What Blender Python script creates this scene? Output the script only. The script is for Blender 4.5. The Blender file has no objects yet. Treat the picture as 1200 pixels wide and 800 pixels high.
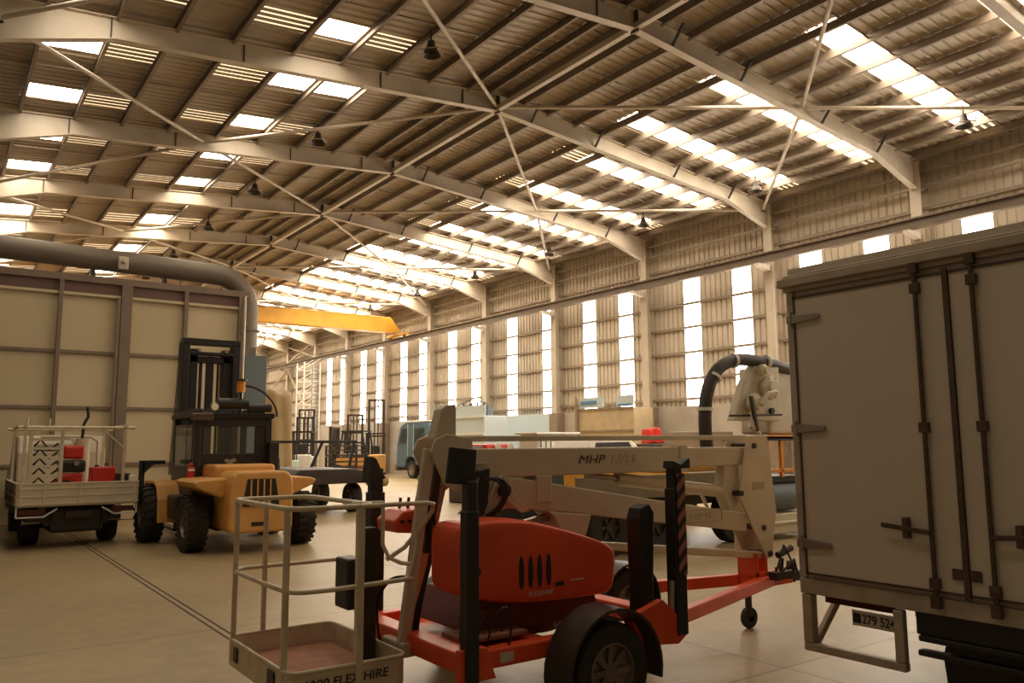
import bpy, math, random
from mathutils import Vector, Matrix
random.seed(7)
C = bpy.context.scene.collection
PI = math.pi

# ------------------------------------------------------------------ materials
def mat(name, col, rough=.6, metal=0., grime=.0, gcol=None, gscale=3., bump=0., bscale=40.):
    m = bpy.data.materials.new(name); m.use_nodes = True
    nt = m.node_tree; b = nt.nodes['Principled BSDF']
    b.inputs['Base Color'].default_value = (*col, 1)
    b.inputs['Roughness'].default_value = rough
    b.inputs['Metallic'].default_value = metal
    if grime > 0:
        tc = nt.nodes.new('ShaderNodeTexCoord'); no = nt.nodes.new('ShaderNodeTexNoise')
        no.inputs['Scale'].default_value = gscale; no.inputs['Detail'].default_value = 6
        rp = nt.nodes.new('ShaderNodeValToRGB')
        rp.color_ramp.elements[0].position = .42; rp.color_ramp.elements[1].position = .72
        mx = nt.nodes.new('ShaderNodeMix'); mx.data_type = 'RGBA'
        g = gcol or tuple(c*.45 for c in col)
        mx.inputs[6].default_value = (*col, 1); mx.inputs[7].default_value = (*g, 1)
        ma = nt.nodes.new('ShaderNodeMath'); ma.operation = 'MULTIPLY'; ma.inputs[1].default_value = grime
        nt.links.new(tc.outputs['Object'], no.inputs['Vector']); nt.links.new(no.outputs['Fac'], rp.inputs['Fac'])
        nt.links.new(rp.outputs['Color'], ma.inputs[0]); nt.links.new(ma.outputs[0], mx.inputs[0])
        nt.links.new(mx.outputs[2], b.inputs['Base Color'])
    if bump > 0:
        tc = nt.nodes.new('ShaderNodeTexCoord'); no = nt.nodes.new('ShaderNodeTexNoise')
        no.inputs['Scale'].default_value = bscale; bp = nt.nodes.new('ShaderNodeBump')
        bp.inputs['Strength'].default_value = bump; bp.inputs['Distance'].default_value = .02
        nt.links.new(tc.outputs['Object'], no.inputs['Vector']); nt.links.new(no.outputs['Fac'], bp.inputs['Height'])
        nt.links.new(bp.outputs['Normal'], b.inputs['Normal'])
    return m
def emit(name, col, s):
    m = bpy.data.materials.new(name); m.use_nodes = True
    b = m.node_tree.nodes['Principled BSDF']
    b.inputs['Base Color'].default_value = (.8, .75, .65, 1)
    b.inputs['Emission Color'].default_value = (*col, 1); b.inputs['Emission Strength'].default_value = s
    return m
SKY = 17.; LC = (1., .87, .69)
cream = mat('cream_steel_paint', (.60, .52, .41), .5, 0, .45, (.36, .28, .19), 1.3)
cream2 = mat('cream_vehicle_paint', (.66, .57, .42), .4, 0, .35, (.4, .32, .22), 2.2)
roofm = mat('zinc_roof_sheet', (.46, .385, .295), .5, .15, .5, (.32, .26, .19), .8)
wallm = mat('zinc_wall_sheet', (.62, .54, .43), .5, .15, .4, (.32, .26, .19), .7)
purlm = mat('galvanised_purlin', (.28, .22, .165), .55, .2, .4, None, 1.5)
girtm = mat('galvanised_girt', (.33, .27, .205), .5, .3)
railm = mat('shaded_runway_steel', (.17, .125, .09), .55, .2, .4, None, 2)  # brown base colour holds the shade the runway beam lies in
darkgap = mat('dark_joint', (.05, .035, .025), .8)
sheetlit = emit('translucent_roof_sheet', LC, SKY)
sheetwall = emit('translucent_wall_sheet', (1., .90, .76), 13.)
sheetdim = emit('aged_translucent_sheet', (1., .68, .38), 1.8)
conc = mat('dado_concrete', (.50, .45, .38), .55, 0, .7, (.33, .27, .2), .9)
pier = mat('brown_pier_concrete', (.30, .22, .15), .7, 0, .5)
yellow = mat('crane_yellow', (.72, .36, .035), .45, 0, .3, (.45, .2, .03), 2)
fyellow = mat('forklift_yellow', (.70, .36, .10), .45, 0, .45, (.42, .2, .06), 3)
black = mat('black_paint', (.018, .014, .012), .45)
dark = mat('dark_steel', (.045, .034, .027), .5, .3, .4, (.1, .06, .04), 4)
rubber = mat('tyre_rubber', (.022, .017, .014), .8, 0, .4, (.06, .045, .03), 6)
rimm = mat('wheel_rim_steel', (.22, .17, .14), .45, .5, .4, None, 8)
red = mat('machine_red', (.80, .09, .026), .38, 0, .35, (.36, .04, .02), 3)
redd = mat('faded_red_decal', (.36, .10, .07), .6)
bred = mat('bright_red', (.6, .03, .02), .35)
boomc = mat('boom_beige_paint', (.62, .52, .37), .42, 0, .35, (.42, .33, .22), 2.5)
cage = mat('basket_grey_paint', (.68, .58, .41), .4, .1, .45, (.36, .26, .16), 7)
rust = mat('rusty_floor_plate', (.34, .15, .08), .8, 0, .8, (.2, .10, .06), 8)
truckp = mat('truck_door_panel', (.66, .56, .43), .5, 0, .25, (.46, .37, .28), 1.2)
truckf = mat('truck_frame_grey', (.50, .41, .30), .5, .2, .4, (.2, .14, .1), 5)
barm = mat('lock_bar_steel', (.10, .065, .045), .45, .5, .4, (.2, .13, .09), 9)
steel = mat('worn_steel', (.40, .33, .26), .4, .7, .3, None, 9)
boothp = mat('booth_panel', (.56, .46, .29), .6, 0, .45, (.40, .30, .17), .6)
boothr = mat('booth_rail_brown', (.20, .14, .10), .6, 0, .3)
boothb = mat('booth_top_band', (.14, .075, .055), .6)
ductm = mat('duct_galvanised', (.21, .17, .13), .5, .3, .3, None, 1.5)
greyb = mat('grey_blue_cabinet', (.13, .16, .17), .6)
tarp = mat('khaki_tarpaulin', (.36, .26, .13), .8, 0, .4, None, 2, .6, 3)
blue = mat('blue_cab_paint', (.09, .16, .21), .4, 0, .2)
glassm = mat('window_glass', (.85, .87, .76), .05, 0)
glassm.node_tree.nodes['Principled BSDF'].inputs['Transmission Weight'].default_value = .95
glassm.node_tree.nodes['Principled BSDF'].inputs['IOR'].default_value = 1.1
white = mat('white_paint', (.72, .68, .6), .4, 0, .2)
paleb = mat('pale_blue_panel', (.52, .60, .62), .35)
teal = mat('pale_green_paint', (.42, .56, .50), .4)
orange = mat('orange_paint', (.80, .30, .03), .45)
olive = mat('olive_tray_side', (.22, .17, .10), .6, 0, .3)
wood = mat('brown_board', (.56, .43, .25), .65, 0, .3)
cable = mat('cable_black', (.02, .016, .014), .5)
tailred = mat('tail_lamp_lens', (.10, .018, .012), .3)
letter = mat('dark_lettering', (.035, .02, .02), .5)
fadelet = mat('faded_lettering', (.42, .34, .24), .5)
lens = mat('lamp_lens', (.85, .8, .65), .1)
whiteletter = mat('pale_lettering', (.6, .5, .4), .5)
signb = mat('sign_blue', (.10, .25, .42), .4)
canvas = mat('grey_duct_rubber', (.045, .033, .027), .55, 0, .3)

# concrete floor with joints, dust and stains
floorm = bpy.data.materials.new('workshop_concrete'); floorm.use_nodes = True
nt = floorm.node_tree; b = nt.nodes['Principled BSDF']
tc = nt.nodes.new('ShaderNodeTexCoord')
n1 = nt.nodes.new('ShaderNodeTexNoise'); n1.inputs['Scale'].default_value = .35; n1.inputs['Detail'].default_value = 8
n2 = nt.nodes.new('ShaderNodeTexNoise'); n2.inputs['Scale'].default_value = 5; n2.inputs['Detail'].default_value = 8
mm = nt.nodes.new('ShaderNodeMix'); mm.data_type = 'FLOAT'; mm.inputs[0].default_value = .35
rp = nt.nodes.new('ShaderNodeValToRGB')
rp.color_ramp.elements[0].position = .3; rp.color_ramp.elements[0].color = (.27, .185, .09, 1)
rp.color_ramp.elements[1].position = .7; rp.color_ramp.elements[1].color = (.44, .335, .18, 1)
br = nt.nodes.new('ShaderNodeTexBrick'); br.offset = 0
br.inputs['Scale'].default_value = 1; br.inputs['Mortar Size'].default_value = .012
br.inputs['Brick Width'].default_value = 6; br.inputs['Row Height'].default_value = 4.4
br.inputs['Color1'].default_value = (1, 1, 1, 1); br.inputs['Color2'].default_value = (.93, .93, .93, 1); br.inputs['Mortar'].default_value = (.5, .5, .5, 1)
mu = nt.nodes.new('ShaderNodeMix'); mu.data_type = 'RGBA'; mu.blend_type = 'MULTIPLY'; mu.inputs[0].default_value = 1
for n in (n1, n2, br): nt.links.new(tc.outputs['Object'], n.inputs['Vector'])
nt.links.new(n1.outputs['Fac'], mm.inputs[2]); nt.links.new(n2.outputs['Fac'], mm.inputs[3])
nt.links.new(mm.outputs[0], rp.inputs['Fac']); nt.links.new(rp.outputs['Color'], mu.inputs[6]); nt.links.new(br.outputs['Color'], mu.inputs[7])
nt.links.new(mu.outputs[2], b.inputs['Base Color']); b.inputs['Roughness'].default_value = .42

# hazard stripe decal
haz = bpy.data.materials.new('red_black_hazard_stripes'); haz.use_nodes = True
nt = haz.node_tree; b = nt.nodes['Principled BSDF']; b.inputs['Roughness'].default_value = .5
tc = nt.nodes.new('ShaderNodeTexCoord'); mp = nt.nodes.new('ShaderNodeMapping'); wv = nt.nodes.new('ShaderNodeTexWave')
mp.inputs['Rotation'].default_value = (0, .75, 0)
wv.bands_direction = 'Z'; wv.inputs['Scale'].default_value = 3.6; wv.wave_profile = 'SIN'
rp = nt.nodes.new('ShaderNodeValToRGB'); rp.color_ramp.interpolation = 'CONSTANT'
rp.color_ramp.elements[0].color = (.02, .012, .012, 1); rp.color_ramp.elements[1].position = .5; rp.color_ramp.elements[1].color = (.40, .13, .10, 1)
nt.links.new(tc.outputs['Object'], mp.inputs['Vector']); nt.links.new(mp.outputs['Vector'], wv.inputs['Vector'])
nt.links.new(wv.outputs['Fac'], rp.inputs['Fac']); nt.links.new(rp.outputs['Color'], b.inputs['Base Color'])

# ------------------------------------------------------------------ mesh builder
class M:
    def __init__(s): s.v = []; s.f = []
    def add(s, vs, fs):
        n = len(s.v); s.v += [tuple(v) for v in vs]; s.f += [tuple(i+n for i in f) for f in fs]; return s
    def box(s, x0, x1, y0, y1, z0, z1):
        return s.add([(x, y, z) for x in (x0, x1) for y in (y0, y1) for z in (z0, z1)],
                     [(0, 1, 3, 2), (4, 6, 7, 5), (0, 4, 5, 1), (2, 3, 7, 6), (0, 2, 6, 4), (1, 5, 7, 3)])
    def beam(s, a, b, w, h, up=(0, 0, 1)):
        a = Vector(a); b = Vector(b); d = (b-a).normalized(); u = Vector(up)
        if abs(d.dot(u)) > .98: u = Vector((0, 1, 0))
        r = d.cross(u).normalized(); u = r.cross(d).normalized()
        vs = [p + r*(i*w/2) + u*(j*h/2) for p in (a, b) for i, j in ((-1, -1), (1, -1), (1, 1), (-1, 1))]
        return s.add(vs, [(0, 3, 2, 1), (4, 5, 6, 7), (0, 1, 5, 4), (1, 2, 6, 5), (2, 3, 7, 6), (3, 0, 4, 7)])
    def cyl(s, a, b, r, r2=None, n=14):
        a = Vector(a); b = Vector(b); r2 = r if r2 is None else r2
        d = (b-a).normalized(); u = Vector((0, 0, 1)) if abs(d.z) < .9 else Vector((1, 0, 0))
        x = d.cross(u).normalized(); y = d.cross(x)
        vs = [a + (x*math.cos(t)+y*math.sin(t))*r for t in [2*PI*k/n for k in range(n)]]
        vs += [b + (x*math.cos(t)+y*math.sin(t))*r2 for t in [2*PI*k/n for k in range(n)]]
        fs = [(k, (k+1) % n, n+(k+1) % n, n+k) for k in range(n)] + [tuple(range(n-1, -1, -1)), tuple(range(n, 2*n))]
        return s.add(vs, fs)
    def tube(s, pts, r, n=8, closed=False):
        P = [Vector(p) for p in pts]; L = len(P); rings = []; up = Vector((0, 0, 1)); px = None
        for i, p in enumerate(P):
            a = P[i-1] if (i or closed) else P[i]; c = P[(i+1) % L] if (i < L-1 or closed) else P[i]
            d = (c-a).normalized()
            x = (d.cross(up) if abs(d.z) < .95 else d.cross(Vector((0, 1, 0)))) if px is None else px - d*px.dot(d)
            x.normalize(); px = x.copy(); y = d.cross(x)
            rings.append([p+(x*math.cos(2*PI*k/n)+y*math.sin(2*PI*k/n))*r for k in range(n)])
        vs = [v for R in rings for v in R]; fs = []
        for i in range(L if closed else L-1):
            j = (i+1) % L
            fs += [(i*n+k, i*n+(k+1) % n, j*n+(k+1) % n, j*n+k) for k in range(n)]
        if not closed: fs += [tuple(range(n-1, -1, -1)), tuple(range((L-1)*n, L*n))]
        return s.add(vs, fs)
    def prism(s, poly, ax, a, b):
        n = len(poly)
        def P(p, t): return (p[0], t, p[1]) if ax == 'y' else (t, p[0], p[1]) if ax == 'x' else (p[0], p[1], t)
        vs = [P(p, a) for p in poly]+[P(p, b) for p in poly]
        fs = [(k, (k+1) % n, n+(k+1) % n, n+k) for k in range(n)]+[tuple(range(n-1, -1, -1)), tuple(range(n, 2*n))]
        return s.add(vs, fs)
    def lathe(s, prof, c, ax='y', n=32):
        c = Vector(c); vs = []
        for r, h in prof:
            for k in range(n):
                t = 2*PI*k/n; u, w = r*math.cos(t), r*math.sin(t)
                vs.append(c+Vector((u, h, w) if ax == 'y' else (h, u, w) if ax == 'x' else (u, w, h)))
        L = len(prof)
        fs = [(i*n+k, i*n+(k+1) % n, (i+1)*n+(k+1) % n, (i+1)*n+k) for i in range(L-1) for k in range(n)]
        return s.add(vs, fs)
    def build(s, name, m, parent=None, bevel=0, smooth=False, seg=2, **props):
        me = bpy.data.meshes.new(name); me.from_pydata(s.v, [], s.f); me.validate()
        me.materials.append(m)
        import bmesh
        bm = bmesh.new(); bm.from_mesh(me); bmesh.ops.recalc_face_normals(bm, faces=bm.faces); bm.to_mesh(me); bm.free()
        o = bpy.data.objects.new(name, me); C.objects.link(o)
        if smooth:
            for p in me.polygons: p.use_smooth = True
            e = o.modifiers.new('split', 'EDGE_SPLIT'); e.split_angle = math.radians(40)
        if bevel:
            bv = o.modifiers.new('bevel', 'BEVEL'); bv.width = bevel; bv.segments = seg; bv.limit_method = 'ANGLE'
        if parent is not None:
            o.parent = parent
            if parent.get('_w') : o.location = -parent.location
        for k, v in props.items(): o[k] = v
        return o
def thing(name, label, cat, loc=(0, 0, 0), rz=0, group=None, world=False):
    o = bpy.data.objects.new(name, None); C.objects.link(o); o.empty_display_size = .2
    o.location = loc; o.rotation_euler = (0, 0, rz); o['label'] = label; o['category'] = cat
    if group: o['group'] = group
    if world: o['_w'] = 1
    return o
def tag(o, label, cat, group=None):
    o['label'] = label; o['category'] = cat
    if group: o['group'] = group
    return o
def struct(o, label=None, cat=None):
    o['kind'] = 'structure'
    if label: o['label'] = label
    if cat: o['category'] = cat
    return o
def copy_tree(o, parent=None):
    c = o.copy(); C.objects.link(c); c.parent = parent
    for ch in list(o.children): copy_tree(ch, c)
    return c
def text(body, name, m, parent, loc, rot, size, ext=.002, sx=1., shear=0., bold=0.):
    cu = bpy.data.curves.new(name, 'FONT'); cu.body = body; cu.size = size; cu.extrude = ext; cu.shear = shear; cu.offset = bold
    tmp = bpy.data.objects.new(name+'_curve', cu); C.objects.link(tmp)
    me = bpy.data.meshes.new_from_object(tmp.evaluated_get(bpy.context.evaluated_depsgraph_get()))
    bpy.data.objects.remove(tmp); me.materials.clear(); me.materials.append(m)
    o = bpy.data.objects.new(name, me); C.objects.link(o)
    o.parent = parent; off = Vector(parent.location) if parent.get('_w') else Vector((0, 0, 0))
    o.location = Vector(loc)-off; o.rotation_euler = rot; o.scale = (sx, 1, 1)
    return o
def rrect(x0, x1, y0, y1, r, n=5):
    out = []
    for cx, cy, a in ((x1-r, y1-r, 0), (x0+r, y1-r, 90), (x0+r, y0+r, 180), (x1-r, y0+r, 270)):
        for k in range(n+1):
            t = math.radians(a+90*k/n); out.append((cx+r*math.cos(t), cy+r*math.sin(t)))
    return out
def wheel(parent, c, r, w, ax='y', tread=0, side=-1, rimr=.58, spokes=6, rmat=None, name='wheel'):
    """tyre with its rim as a sub-part; side = which way the outer face looks along ax"""
    m = M(); h = w/2
    m.lathe([(r*rimr, -h*.8), (r*.8, -h), (r*.95, -h*.93), (r, -h*.7), (r, h*.7), (r*.95, h*.93), (r*.8, h), (r*rimr, h*.8), (r*rimr, -h*.8)], c, ax, 40)
    if tread:
        for k in range(tread):
            t = 2*PI*k/tread
            for sgn in (-1, 1):
                t2 = t+(PI/tread if sgn > 0 else 0)
                u, v = math.cos(t2), math.sin(t2); du, dv = -v, u
                for q in (0,):
                    a0, a1 = sgn*h*.05, sgn*h*.98; ww = r*PI/tread*.55; R0, R1 = r*.97, r*1.035
                    vs = []
                    for a in (a0, a1):
                        for rr in (R0, R1):
                            for e in (-1, 1):
                                sk = (abs(a)/h)*ww*1.2
                                x = u*rr+du*(e*ww*.8+sk); z = v*rr+dv*(e*ww*.8+sk)
                                vs.append((c[0]+x, c[1]+a, c[2]+z) if ax == 'y' else (c[0]+a, c[1]+x, c[2]+z))
                    m.add(vs, [(0, 1, 3, 2), (4, 6, 7, 5), (0, 4, 5, 1), (2, 3, 7, 6), (0, 2, 6, 4), (1, 5, 7, 3)])
    t = m.build(name, rubber, parent, smooth=True)
    q = M(); s = side; R = r*rimr
    q.lathe([(R*1.02, s*h*.82), (R*.95, s*h*.85), (R*.88, s*h*.45), (R*.3, s*h*.35), (R*.28, s*h*.65), (.001, s*h*.7)], c, ax, 32)
    q.lathe([(R*1.02, -s*h*.82), (R*.9, -s*h*.8), (R*.88, -s*h*.3), (.001, -s*h*.3)], c, ax, 24)
    for k in range(spokes):
        a = 2*PI*k/spokes; u, v = math.cos(a), math.sin(a)
        f = (lambda d, e: (c[0]+u*d, c[1]+e, c[2]+v*d)) if ax == 'y' else (lambda d, e: (c[0]+e, c[1]+u*d, c[2]+v*d))
        q.beam(f(R*.25, s*h*.5), f(R*.9, s*h*.6), R*.22, R*.1, (0, 1, 0) if ax == 'y' else (1, 0, 0))
        q.cyl(f(R*.42, s*h*.3), f(R*.42, s*h*.62), R*.05, n=6)
    p = q.build('rim', rmat or rimm, None, smooth=True); p.parent = t
    return t
def bez(p0, p1, p2, p3, n=14):
    P = [Vector(p) for p in (p0, p1, p2, p3)]
    return [P[0]*(1-t)**3+P[1]*3*t*(1-t)**2+P[2]*3*t*t*(1-t)+P[3]*t**3 for t in [k/n for k in range(n+1)]]

# ------------------------------------------------------------------ camera
cam_d = bpy.data.cameras.new('camera'); cam = bpy.data.objects.new('camera', cam_d); C.objects.link(cam)
F, YAW, PIT, ROL = 938.25, .62472, .126345, -.0060065
fw = Vector((math.sin(YAW)*math.cos(PIT), math.cos(YAW)*math.cos(PIT), math.sin(PIT)))
rt = Vector((math.cos(YAW), -math.sin(YAW), 0)); up = rt.cross(fw)
c_, s_ = math.cos(ROL), math.sin(ROL)
R_, U_ = c_*rt+s_*up, -s_*rt+c_*up
mw = Matrix((R_, U_, -fw)).transposed().to_4x4(); mw.translation = (0, 0, 1.9)
cam.matrix_world = mw
cam_d.sensor_width = 36; cam_d.lens = F/1200*36; cam_d.clip_end = 300; cam_d.clip_start = .05
bpy.context.scene.camera = cam

# ------------------------------------------------------------------ building shell
RX = 12.07; SL = .0846; HW = 11.79
FY = [6.6, 12.0, 17.38, 23.62, 29.71, 35.67, 41.63, 47.58, 53.54, 59.49, 65.45]
YE = 71.4; Y0 = -3.0
def zs(x): return 11.64-SL*abs(x-RX)          # roof sheet
def zt(x): return zs(x)-.2                     # top of rafter
struct(M().box(-6, 24.6, -6, 71.6, -.2, 0).build('floor', floorm), 'worn warm grey concrete workshop floor', 'floor')
STR = [3.55, 6.7, 9.8, 12.95, 16.1, 19.25, 22.45, 25.75, 28.95]  # nearest row is out of view, added to brighten the foreground
for y in FY[4:]: STR += [y+2.05, y+5.1]
SWS = [.42 if y < 34 else .75 for y in STR]
# corrugated roof, cut where translucent sheets sit
OFF = {-1: [0.3, .95, 2.15, 3.35, 4.6, 5.8, 7.15, 8.35, 9.5, 10.75, 11.9, 12.35], 1: [.3, .8, 1.7, 2.72, 3.73, 4.78, 5.88, 6.98, 7.98, 8.93, 9.83, 10.7, 11.55, 12.35]}
def lit_cells(side, k, y):
    if side > 0:
        d = {i: 'lit' for i in range(4, 11)}
        if STR[k] > 19 and STR[k] < 34: d[4] = 'str'
        d[11] = 'str'
        return d
    d = {7: 'lit' if False else 'str', 8: 'lit', 3: 'lit', 4: 'str' if False else None}
    d = {8: 'lit', 7: 'str', 5: 'str', 3: 'lit'}
    d[3] = 'lit'; d[4] = None; d[2] = 'str' if k % 2 == 0 else None
    return {a: b for a, b in d.items() if b}
# left slope cells in X: 8: 2.57-3.72, 7: 3.72-4.92, 5: 6.27-7.47(str), 4: 7.47-8.72 (lit), 3: 8.72-9.9
def lit_cells_left(k):
    d = {8: 'lit', 7: 'str', 4: 'lit' }
    d[5] = 'str'; d[3] = 'lit' if k in (5,) else 'str'
    return d
def roof(side):
    ribs = []
    y = Y0; pit = .25
    while y < YE:
        ribs += [(y, 0), (y+.10, 0), (y+.13, -.035), (y+.17, -.035), (y+.20, 0)]; y += pit
    ribs.append((YE, 0))
    edges = sorted(set([a-w for a, w in zip(STR, SWS)]+[a+w for a, w in zip(STR, SWS)]))
    ribs += [(e, 0) for e in edges]; ribs.sort()
    offs = OFF[side]
    m = M()
    X = [RX+side*o for o in [0.0]+offs]
    def instrip(y):
        for k, a in enumerate(STR):
            if a-SWS[k]-1e-6 <= y <= a+SWS[k]+1e-6: return k
        return None
    n = len(X); base = {}
    vs = [(x, y, zs(x)+dz) for y, dz in ribs for x in X]
    fs = []
    for j in range(len(ribs)-1):
        ym = (ribs[j][0]+ribs[j+1][0])/2; k = instrip(ym)
        cells = {} if k is None else (lit_cells(1, k, ym) if side > 0 else lit_cells_left(k))
        for i in range(n-1):
            if k is not None and (i-1) in cells: continue
            fs.append((j*n+i, j*n+i+1, (j+1)*n+i+1, (j+1)*n+i))
    return m.add(vs, fs), X
wn = [0]
for side, nm in ((1, 'right'), (-1, 'left')):
    m, X = roof(side); offs = OFF[side]
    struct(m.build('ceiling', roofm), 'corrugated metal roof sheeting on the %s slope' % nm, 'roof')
    for k, a in enumerate(STR):
        cells = lit_cells(1, k, a) if side > 0 else lit_cells_left(k)
        SW = SWS[k]; q4 = SW/2
        L, S = M(), M()
        for i, kind in cells.items():
            x0, x1 = RX+side*offs[i], RX+side*offs[i+1]
            if kind == 'lit':
                L.add([(x0, a-SW, zs(x0)), (x1, a-SW, zs(x1)), (x1, a+SW, zs(x1)), (x0, a+SW, zs(x0))], [(0, 1, 2, 3)])
            else:
                for q in range(4):
                    y0 = a-SW+q*q4
                    S.add([(x0, y0+q4/2, zs(x0)), (x1, y0+q4/2, zs(x1)), (x1, y0+q4, zs(x1)), (x0, y0+q4, zs(x0))], [(0, 1, 2, 3)])
        wn[0] += 1
        o = struct(L.build('window_%d' % wn[0], sheetlit), 'strip of translucent roof sheets, %s slope, skylight row %d from the near end' % (nm, k+1), 'skylight')
        if S.f:
            p = S.build('aged_sheet', sheetdim, o)
            B = M()
            for i, kind in cells.items():
                if kind == 'str':
                    x0, x1 = RX+side*offs[i], RX+side*offs[i+1]
                    for q in range(4):
                        y0 = a-SW+q*q4
                        B.add([(x0, y0, zs(x0)-.02), (x1, y0, zs(x1)-.02), (x1, y0+q4*.54, zs(x1)-.02), (x0, y0+q4*.54, zs(x0)-.02)], [(0, 1, 2, 3)])
            B.build('rib_cover', roofm, o)
# purlins
ords = ['first', 'second', 'third', 'fourth', 'fifth', 'sixth', 'seventh', 'eighth', 'ninth', 'tenth', 'eleventh', 'twelfth', 'thirteenth', 'fourteenth']
for side, nm in ((1, 'right'), (-1, 'left')):
    for i, o_ in enumerate(OFF[side][:-1]):
        x = RX+side*o_; z = zs(x)-.036; s = side
        p = M().prism([(x, z), (x+s*.075, z), (x+s*.075, z-.012), (x+s*.012, z-.012), (x+s*.012, z-.19), (x+s*.075, z-.19), (x+s*.075, z-.2), (x, z-.2)], 'y', Y0, YE)
        tag(p.build('roof_purlin', purlm), 'steel roof purlin, %s below the ridge on the %s slope' % (ords[i], nm), 'purlin', 'purlins under the %s roof slope' % nm)
tag(M().box(RX-.06, RX+.09, Y0, YE, 11.0, 11.14).build('ridge_beam', cream, bevel=.01), 'pale ridge strut running through all the rafter apexes', 'beam')
# portal frames
for k, Y in enumerate(FY):
    for side, nm in ((1, 'right'), (-1, 'left')):
        X = lambda d: RX+side*d
        r = thing('roof_rafter', 'cream I-beam rafter, %s slope, %s from the near end' % (nm, ords[k]), 'rafter', (X(0), Y, 0), 0, 'rafters of the portal frames', True)
        bot = lambda d: 10.99-SL*d if d < 9.57 else 10.18-(d-9.57)*(10.18-9.51)/2.22
        ds = [0, 9.57, 11.79] if side > 0 else [0, 9.57, 12.4]
        poly = [(X(d), bot(d)) for d in ds]+[(X(ds[-1]), zt(X(ds[-1]))), (X(0), zt(X(0)))]
        M().prism(poly, 'y', Y-.012, Y+.012).build('web', cream, r)
        fl = M()
        for a, b_ in ((0, 9.57), (9.57, ds[-1])):
            fl.beam((X(a), Y, bot(a)), (X(b_), Y, bot(b_)), .2, .02)
        fl.build('bottom_flange', cream, r)
        M().beam((X(0), Y, zt(X(0))), (X(11.9), Y, zt(X(11.9))), .2, .02).build('top_flange', cream, r)
        for d in (1.14, 3.56, 6.95, 9.65):
            g = M()
            if side < 0: g.beam((X(d), Y-.03, bot(d)+.01), (X(d), Y-.03, zt(X(d))-.01), .03, .02, (0, 1, 0))
            else: g.beam((X(d), Y-.03, bot(d)+.02), (X(d)+.08, Y-.34, zt(X(d))+.05), .05, .05, (0, 1, 0))
            g.build('stiffener', dark, r)
        if side > 0: M().box(X(0)-.03, X(0)+.03, Y-.1, Y+.1, 10.93, 11.44).build('apex_plate', dark, r)
        # column
        xi, xo = (X(11.79), X(12.2)) if side > 0 else (X(12.4), X(12.8))
        c = thing('steel_column', 'cream I-section steel column on the %s wall, %s from the near end' % (nm, ords[k]), 'column', ((xi+xo)/2, Y, 0), 0, 'wall columns', True)
        zc = 3.3 if side > 0 else .02
        cm = M().box(min(xi, xo), max(xi, xo), Y-.012, Y+.012, zc, 10.38)
        cm.box(xi-.012, xi+.012, Y-.17, Y+.17, zc, 10.38).box(xo-.012, xo+.012, Y-.17, Y+.17, zc, 10.4)
        cm.box(min(xi, xo), max(xi, xo), Y-.17, Y+.17, zc, zc+.02)
        cm.box(min(xi, xo), max(xi, xo), Y-.16, Y+.16, 9.5, 9.52)
        cm.build('shaft', cream, c)
        if side > 0:
            M().box(23.78, 24.3, Y-.3, Y+.3, 0, 3.3).build('pier', pier, c, bevel=.02)
            M().prism([(23.86, 7.92), (23.86, 8.14), (23.15, 8.14), (23.15, 8.06)], 'y', Y-.1, Y+.1).build('corbel', cream, c)
            M().box(23.84, 23.86, Y-.18, Y+.18, 3.3, 8.1).build('cover_plate', cream, c)
    # bridging in each bay
    if k < len(FY)-1:
        ym = (Y+FY[k+1])/2
        for side, nm in ((1, 'right'), (-1, 'left')):
            br_ = M().beam((RX+side*.3, ym, zs(RX+side*.3)-.13), (RX+side*11.9, ym, zs(RX+side*11.9)-.13), .03, .03)
            tag(br_.build('purlin_bridging', purlm), 'thin bridging rod between purlins, %s slope, %s bay from the near end' % (nm, ords[k]), 'rod', 'bridging rods')
# crane rail beam and eave members
tag(M().box(23.2, 23.4, Y0, 69, 8.14, 8.16).box(23.29, 23.31, Y0, 69, 8.14, 8.44).box(23.2, 23.4, Y0, 69, 8.43, 8.45).box(23.27, 23.33, Y0, 69, 8.45, 8.5).build('crane_runway_beam', railm),
    'long crane runway beam carried on corbels along the right wall', 'beam')
for z, n in ((10.05, 'upper'), (9.6, 'lower')):
    tag(M().box(24.0, 24.08, Y0, YE, z-.04, z+.04).build('eave_strut', girtm), '%s of two eave struts under the right roof edge' % n, 'beam')
for i, z in enumerate([3.55, 4.35, 5.4, 6.4, 7.35, 8.9]):
    g = M().prism([(24.22, z), (24.3, z), (24.3, z+.012), (24.235, z+.012), (24.235, z+.09), (24.3, z+.09), (24.3, z+.1), (24.22, z+.1)], 'y', Y0, YE)
    tag(g.build('wall_girt', girtm), 'horizontal wall girt on the right wall, %s from the bottom' % ords[i], 'girt', 'girts of the right wall')
# right wall
WS = []
for k in range(len(FY)-1):
    L = FY[k+1]-FY[k]; y = FY[k]
    for f in (.30, .66): WS.append(y+L*f if L < 5.6 else y+L*(.27 if f < .5 else .66))
WS = [3.6, 8.0, 10.5, 13.6, 16.0, 18.95, 21.4, 25.2, 27.6, 30.7, 33.7]+[y for k in range(5, 9) for y in (FY[k]+1.5, FY[k]+4.0)]
wr = M()
ribs = []; y = Y0
while y < YE:
    ribs += [(y, 0), (y+.13, 0), (y+.15, .04), (y+.2, .04), (y+.22, 0)]; y += .25
WW = .43
for a in WS: ribs += [(a-WW, 0), (a+WW, 0)]
ribs.sort(); Z = [3.3, 8.42, 10.56]; n = 3
vs = [(24.32+dx, y, z) for y, dx in ribs for z in Z]; fs = []
for j in range(len(ribs)-1):
    ym = (ribs[j][0]+ribs[j+1][0])/2
    for i in range(2):
        if i == 0 and any(abs(ym-a) < WW for a in WS): continue
        fs.append((j*n+i, j*n+i+1, (j+1)*n+i+1, (j+1)*n+i))
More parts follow.
